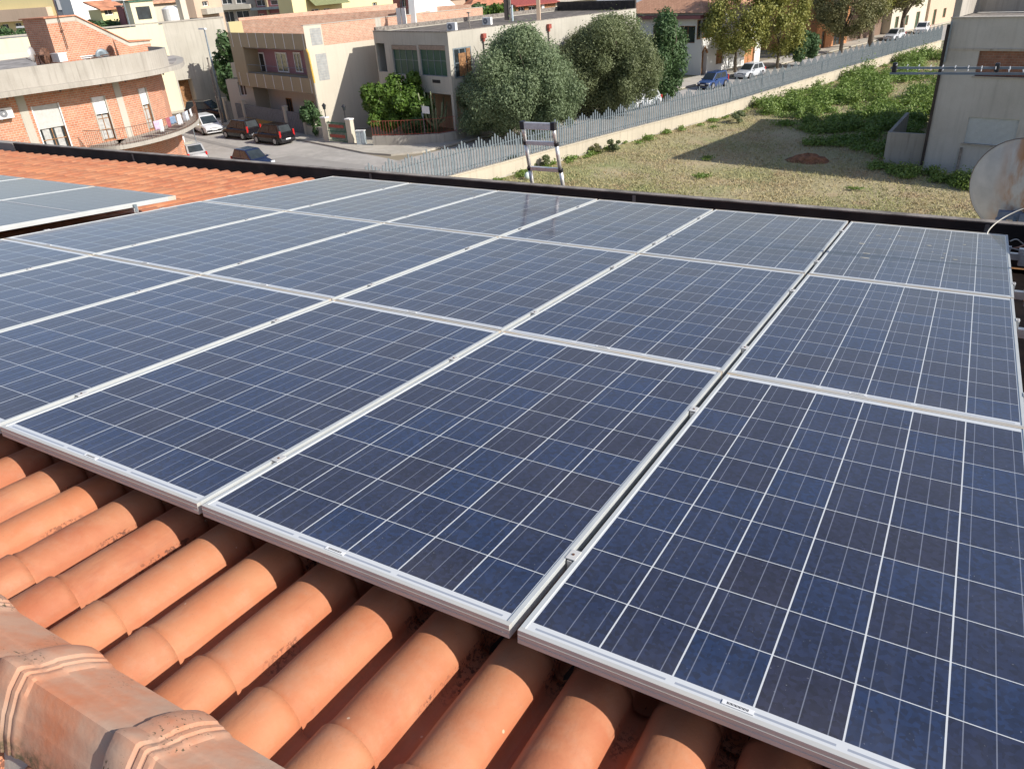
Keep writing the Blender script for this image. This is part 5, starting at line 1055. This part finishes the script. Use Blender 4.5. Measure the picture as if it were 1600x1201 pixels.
# terrace clutter
def small_dish(px, py, lab, m, r, yaw, off=.8):
    sc, zc = TF.at(px, py); p = TF.pt(sc, 7.72, off); zc = zc - 7.72; t = thing('satellite_dish', lab, 'satellite dish', p, 'dishes on the brick terrace', yaw); mb = MB(); n = 18; rr = [0, .5 * r, r, r, .5 * r, 0]; hh = [.10, .08, 0, -.01, .07, .09]
    mb.add([(h, a * math.cos(2 * PI * k / n), zc + a * math.sin(2 * PI * k / n)) for a, h in zip(rr, hh) for k in range(n)], [(i * n + k, i * n + (k + 1) % n, (i + 1) * n + (k + 1) % n, (i + 1) * n + k) for i in range(5) for k in range(n)]); mb.build('reflector', m, t, local=True, smooth=True)
    mb = MB(); mb.cyl((.1, 0, 0), (.1, 0, zc), .03); mb.build('pole', M['iron'], t, local=True); mb = MB(); mb.tube([(0, 0, zc - r), (-.5, 0, zc - .2)], .02, 6); mb.build('feed_arm', M['iron'], t, local=True)
small_dish(170, 79, 'dark narrow dish standing against the middle of the stair tower', M['iron'], .75, PI * .30)
small_dish(149, 88, 'grey dish tipped among the clutter at the foot of the stair tower', M['grey_metal'], .5, PI * .95)
small_dish(74, 88, 'dark dish on the shaded side of the stair tower', M['iron'], .55, PI * .1, -.2)
small_dish(56, 85, 'pale grey dish at the left of the stair tower', M['alu'], .5, PI * .2, -.4)
q = random.Random(6)
p = TF.pt(TF.at(136, 95)[0], 8.0, 1.0); t = thing('scrap_pile', 'pile of grey pipes and boards beside the tipped dish', 'scrap', p); 
for k in range(9):
    mb = MB(); a = Vector((q.uniform(-1.2, 1.2), q.uniform(-.6, .6), .05)); mb.box(a + Vector((0, 0, .1 + .04 * k)), (.1, q.uniform(.8, 1.8), .06), q.uniform(-1.2, 1.2)); mb.build('board', [M['grey_metal'], M['whitep'], M['iron']][k % 3], t, local=True)
p = TF.pt(TF.at(93, 104)[0], 8.25, .3); t = thing('white_crate', 'small white crate at the left foot of the stair tower', 'crate', p); mb = MB(); mb.box((0, 0, .3), (.9, .6, .5)); mb.build('box', M['whitep'], t, local=True, bevel=.03); mb = MB(); mb.box((0, 0, .58), (.95, .65, .06)); mb.build('lid', M['whitep'], t, local=True)
p = TF.pt(TF.at(70, 104)[0], 7.72, .1); t = thing('metal_rack', 'rusty metal rack below the dark dish on the terrace', 'rack', p)
for sx_ in (-.5, .5): mb = MB(); mb.cyl((sx_, 0, 0), (sx_, 0, 1.1), .03); mb.build('leg', M['iron'], t, local=True)
mb = MB(); mb.box((0, 0, 1.1), (1.2, .4, .06)); mb.box((0, 0, .5), (1.2, .4, .06)); mb.build('shelf', M['iron'], t, local=True)
p = G(92, 90, 10.5); t = thing('mast_pole', 'thin aerial mast strapped to the lit face of the stair tower', 'pole', TF.pt(.9, 9.0, .15)); mb = MB(); a = TF.pt(.9, 9.0, .15); mb.tube([a, a + np.array([0, 0, 5.0])], .035, 6); mb.build('mast', M['iron'], t)
mb = MB(); mb.box(a + np.array([0, 0, 1.2]), (.1, .2, .05)); mb.build('strap', M['iron'], t)
i, f = facet_of(8, 176); P = f.pt(f.at(8, 186)[0], f.at(8, 186)[1], .25); ac_unit(P, math.atan2(f.d[1], f.d[0]) + 0, 'white air conditioner hung on the brick wall at the left photo edge')
# laundry on the balcony
q = random.Random(9); lc = [(.62, .45, .60), (.75, .75, .75), (.35, .10, .12), (.20, .28, .40), (.7, .7, .72), (.3, .3, .32), (.55, .6, .65), (.62, .62, .62)]; ln = ['lilac', 'white', 'dark red', 'navy', 'large white', 'charcoal', 'pale blue', 'light grey']
for k in range(8):
    idx = 17 + int(k * 1.6); a, b = np.array([*BE[idx], 0]), np.array([*BE[idx + 1], 0]); f = Face(a, b - a); L_ = math.dist(a, b); mb = MB(); w = q.uniform(.4, .62); h = q.uniform(.45, .8); nq = 8
    P = [];
    for u in range(nq + 1):
        for v in range(5): P.append(f.pt(w * u / nq, ZB + 1.03 - h * v / 4, .06 + .05 * math.sin(u * 1.3 + k) * v / 4))
    mb.add(P, [(u * 5 + v, u * 5 + v + 1, (u + 1) * 5 + v + 1, (u + 1) * 5 + v) for u in range(nq) for v in range(4)]); m = plain('laundry_' + ln[k].replace(' ', '_'), lc[k], .9, 0, .15, 9)
    o = mb.build('laundry', m, None, smooth=True); so = o.modifiers.new('s', 'SOLIDIFY'); so.thickness = .008
    tag(o, '%s garment hung over the balcony railing, %s' % (ln[k], ['leftmost', 'second from the left', 'third from the left', 'fourth from the left', 'fourth from the right', 'third from the right', 'second from the right', 'rightmost'][k]), 'laundry', 'washing on the balcony')
# posters below the balcony
p = G(288, 236, .9); q = Face(G(276, 246), G(296, 243) - G(276, 246)); r = pxrect(q, 273, 214, 291, 242)
t = thing('poster_board', 'white board with red markings standing beneath the brick balcony', 'board', q.pt(r[0], 0)); mb = MB(); mb.slab(q, r[0], r[1], .3, r[3], -.05, 0); mb.build('board', M['whitep'], t)
mb = MB(); w = r[1] - r[0]
for k in range(4): mb.slab(q, r[0] + w * (.08 + .24 * k), r[0] + w * (.18 + .24 * k), r[3] * .45, r[3] * (.8 + .04 * (k % 2)), .001, .01)
mb.build('red_marking', M['red_metal'], t)

# ---- street lamp and poles
p = G(353, 193); t = thing('street_lamp', 'tall grey street lamp with a white head in front of the beige wall', 'street lamp', p); f = Face(p, TV); zz = f.at(319, 46)[1]
mb = MB(); mb.tube([p, p + np.array([0, 0, zz * .5]), p + np.array([0, 0, zz])], [.13, .10, .06], 10); mb.build('pole', M['grey_metal'], t, smooth=True)
mb = MB(); e = p + np.array([0, 0, zz]); mb.hexa([e + np.array([-1.0, .1, -.03]), e + np.array([.15, -.1, -.03]), e + np.array([.2, .15, -.03]), e + np.array([-.95, .4, -.03])], [e + np.array([-.95, .12, .1]), e + np.array([.1, -.06, .1]), e + np.array([.15, .12, .1]), e + np.array([-.9, .35, .1])]); mb.build('lamp_head', M['whitep'], t)
p = p + np.array([.25, -.55, 0]); t = thing('utility_pole', 'slightly shorter dark pole standing right beside the tall street lamp', 'pole', p); mb = MB(); mb.tube([p, p + np.array([-.1, 0, 6.2])], [.1, .07], 8); mb.build('shaft', M['cap'], t); mb = MB(); mb.tube([p + np.array([-.1, 0, 6.2]), p + np.array([-.1, 0, 6.28])], .09, 8); mb.build('cap', M['blackp'], t)
p = G(313, 246); t = thing('sign_pole', 'thin pale pole at the kerb left of the navy car', 'pole', p); mb = MB(); mb.cyl(p, p + np.array([-.05, 0, 3.2]), .035, 8); mb.build('shaft', M['grey_metal'], t); mb = MB(); mb.box(p + np.array([-.05, 0, 3.1]), (.12, .5, .5), .3); mb.build('plate', M['grey_metal'], t)

# ---- cars
def car(kind, L, W, H, paint, name='parked_car'):
    """local frame: x forward, y left, z up; origin on the ground at the centre"""
    r = thing(name, None, 'car'); bm = plain('car_paint_%s' % kind, paint, .2, .0, .02, 2, 0, .2)
    hb = H * .56; zc = .18; h2 = W / 2
    if kind in ('suv', 'tall'): prof = [(-.5, .42, .60), (-.485, .34, .93), (-.40, .30, 1.0), (0, .28, 1.0), (.26, .28, 1.0), (.38, .30, .93), (.47, .34, .80), (.5, .42, .62)]
    else: prof = [(-.5, .42, .62), (-.48, .34, .92), (-.38, .30, .98), (0, .28, 1.0), (.2, .28, 1.0), (.36, .30, .90), (.46, .34, .76), (.5, .42, .60)]
    P = []
    for fx, lo, hi in prof:
        x = fx * L; k = 1 - .16 * abs(fx * 2) ** 4; z0 = lo * .6 * hb + .0; z1 = hb * hi; w = h2 * k
        for yy_, zz_ in ((-.86, z0), (-.98, z0 + .12), (-1, (z0 + z1) * .52), (-.95, z1 - .08), (-.82, z1), (0, z1 + .03), (.82, z1), (.95, z1 - .08), (1, (z0 + z1) * .52), (.98, z0 + .12), (.86, z0)): P.append((x, yy_ * w, zz_))
    n = 11; m_ = len(prof); mb = MB(); mb.add(P, [(a * n + b, a * n + (b + 1) % n, (a + 1) * n + (b + 1) % n, (a + 1) * n + b) for a in range(m_ - 1) for b in range(n)] + [tuple(range(n))[::-1], tuple((m_ - 1) * n + b for b in range(n))])
    # greenhouse: base and roof rings
    if kind in ('suv', 'tall'): xb0, xb1, xt0, xt1 = -.47 * L, .30 * L, -.40 * L, .08 * L
    else: xb0, xb1, xt0, xt1 = -.46 * L, .26 * L, -.34 * L, .06 * L
    wb_, wt = h2 * .90, h2 * .72; zb2 = hb * .97; zt2 = H - .03
    ring = [(xb0, -wb_ * .92, zb2), (xb1, -wb_ * .92, zb2), (xb1, wb_ * .92, zb2), (xb0, wb_ * .92, zb2), (xt0, -wt, zt2), (xt1, -wt, zt2), (xt1, wt, zt2), (xt0, wt, zt2)]
    mb.hexa(ring[:4], ring[4:]); xm = (xt0 + xt1) / 2
    mb.add([(xt0, -wt, zt2), (xt1, -wt, zt2), (xt1, wt, zt2), (xt0, wt, zt2), (xt0 + .15, -wt * .8, H), (xt1 - .15, -wt * .8, H), (xt1 - .15, wt * .8, H), (xt0 + .15, wt * .8, H)], [(0, 1, 5, 4), (1, 2, 6, 5), (2, 3, 7, 6), (3, 0, 4, 7), (4, 5, 6, 7)])
    mb.build('body', bm, r, local=True, bevel=.03)
    R_ = [Vector(v) for v in ring]
    def pane(a, b, c, d, u0, u1, v0, v1, nm):
        f_ = lambda u, v: (a.lerp(b, u)).lerp(d.lerp(c, u), v); nrm = (b - a).cross(d - a).normalized(); cen = Vector((0, 0, H * .7))
        if nrm.dot(f_(.5, .5) - cen) < 0: nrm = -nrm
        Q = [f_(u, v) + nrm * .012 for u, v in ((u0, v0), (u1, v0), (u1, v1), (u0, v1))]; mm = MB(); mm.hexa([p - nrm * .02 for p in Q], Q); mm.build(nm, M['pane'], r, local=True)
    pane(R_[1], R_[2], R_[6], R_[5], .06, .94, .10, .92, 'windscreen'); pane(R_[3], R_[0], R_[4], R_[7], .10, .90, .20, .90, 'rear_window')
    for a, b, c, d in ((R_[0], R_[1], R_[5], R_[4]), (R_[3], R_[2], R_[6], R_[7])):
        pane(a, b, c, d, .10, .47, .14, .88, 'side_window'); pane(a, b, c, d, .51, .92, .14, .88, 'side_window')
    wr = .30 if kind == 'hatch' else .34
    for x in (-.31 * L, .31 * L):
        for s_ in (-1, 1):
            mm = MB(); mm.tube([(x, s_ * (h2 - .20), wr), (x, s_ * (h2 + .005), wr)], wr, 20); w_ = mm.build('wheel', M['tyre'], r, local=True)
            mm = MB(); mm.tube([(x, s_ * (h2 + .004), wr), (x, s_ * (h2 + .018), wr)], wr * .62, 12); mm.build('rim', M['rim'], w_, local=True)
    for s_ in (-1, 1):
        mm = MB(); mm.box((.475 * L, s_ * h2 * .68, hb * .70), (.14, .34, .15)); mm.build('headlight', M['headlight'], r, local=True, bevel=.02)
        mm = MB(); hgt = .55 if kind == 'tall' else .28; mm.box((-.475 * L, s_ * h2 * .80, hb * .80 + hgt * .3), (.12, .15, hgt)); mm.build('tail_light', M['redlight'], r, local=True, bevel=.02)
        mm = MB(); mm.box((.17 * L, s_ * (h2 + .07), hb * 1.02), (.12, .18, .13)); mm.build('mirror', bm, r, local=True, bevel=.02)
    for x, s_ in ((.5 * L, 1), (-.5 * L, -1)):
        mm = MB(); mm.box((x - s_ * .06, 0, .40), (.14, W * .80, .20)); mm.build('bumper', M['blackp'] if kind != 'hatch' else bm, r, local=True, bevel=.03)
        mm = MB(); mm.box((x + s_ * .012, 0, .48), (.012, .5, .11)); mm.build('number_plate', M['whitep'], r, local=True)
    mm = MB(); mm.box((.49 * L, 0, hb * .66), (.05, W * .42, .12)); mm.build('grille', M['blackp'], r, local=True)
    return r
A_ = math.atan2(-.29, .957); GZ = .02
def put(c, t_, w_, yaw, label, group='cars parked along the streets'):
    p = E(t_, w_, GZ); c.location = tuple(p); c.rotation_euler = (0, 0, yaw); c['label'] = label; c['group'] = group
tall = car('tall', 4.15, 1.78, 1.66, (.010, .009, .012))
put(tall, -63.7, 30.6, A_ + PI + .16, 'black tall hatchback with long red tail lamps, nearest of the parked row')
c = copy_tree(tall); put(c, -69.0, 30.2, A_ + PI + .16, 'black tall hatchback parked between the white crossover and the nearer black one')
c = car('suv', 4.6, 1.95, 1.6, (.75, .76, .77)); put(c, -75.3, 29.7, A_ - .12, 'white crossover facing the camera at the end of the parked row')
c = car('suv', 4.6, 1.9, 1.8, (.012, .012, .016)); put(c, -84.2, 33.6, A_ + .5, 'large black car in the shade behind the white crossover')
p = G(392, 238, 1.2); c = car('hatch', 3.8, 1.66, 1.45, (.012, .020, .055)); c.location = (p[0], p[1], GZ); c.rotation_euler = (0, 0, A_ + .1); tag(c, 'navy blue hatchback half hidden behind the black parapet', 'car', 'cars parked along the streets')
p = G(298, 233, .9); c = car('hatch', 4.1, 1.72, 1.45, (.36, .37, .38)); c.location = (p[0], p[1], GZ); c.rotation_euler = (0, 0, A_ + PI - .15); tag(c, 'silver grey hatchback seen from behind below the brick balcony', 'car', 'cars parked along the streets')
p = G(1114, 126, .7); c = car('tall', 3.7, 1.65, 1.55, (.03, .065, .18)); c.location = (p[0], p[1], GZ); c.rotation_euler = (0, 0, A_ - PI / 2); tag(c, 'bright blue small car beside the dark green tree', 'car', 'cars parked along the streets')
wc = car('hatch', 4.1, 1.74, 1.45, (.5, .52, .54))
for i, (px, py, lab) in enumerate(((1172, 110, 'silver car half hidden under the yellowing tree'), (1398, 54, 'pale silver car under the forked street tree'), (980, 160, 'white car glimpsed under the dull olive tree, left one'), (1004, 155, 'white car glimpsed under the dull olive tree, right one'))):
    c = wc if i == 0 else copy_tree(wc); p = G(px, py, .7); c.location = (p[0], p[1], GZ); c.rotation_euler = (0, 0, A_ - PI / 2); tag(c, lab, 'car', 'cars parked along the streets')
p = G(1441, 44, .7); c = car('hatch', 4.2, 1.75, 1.5, (.78, .78, .78)); c.location = (p[0], p[1], GZ); c.rotation_euler = (0, 0, A_ - PI / 2 + .2); tag(c, 'white rounded car at the end of the side street left of the grey building', 'car', 'cars parked along the streets')
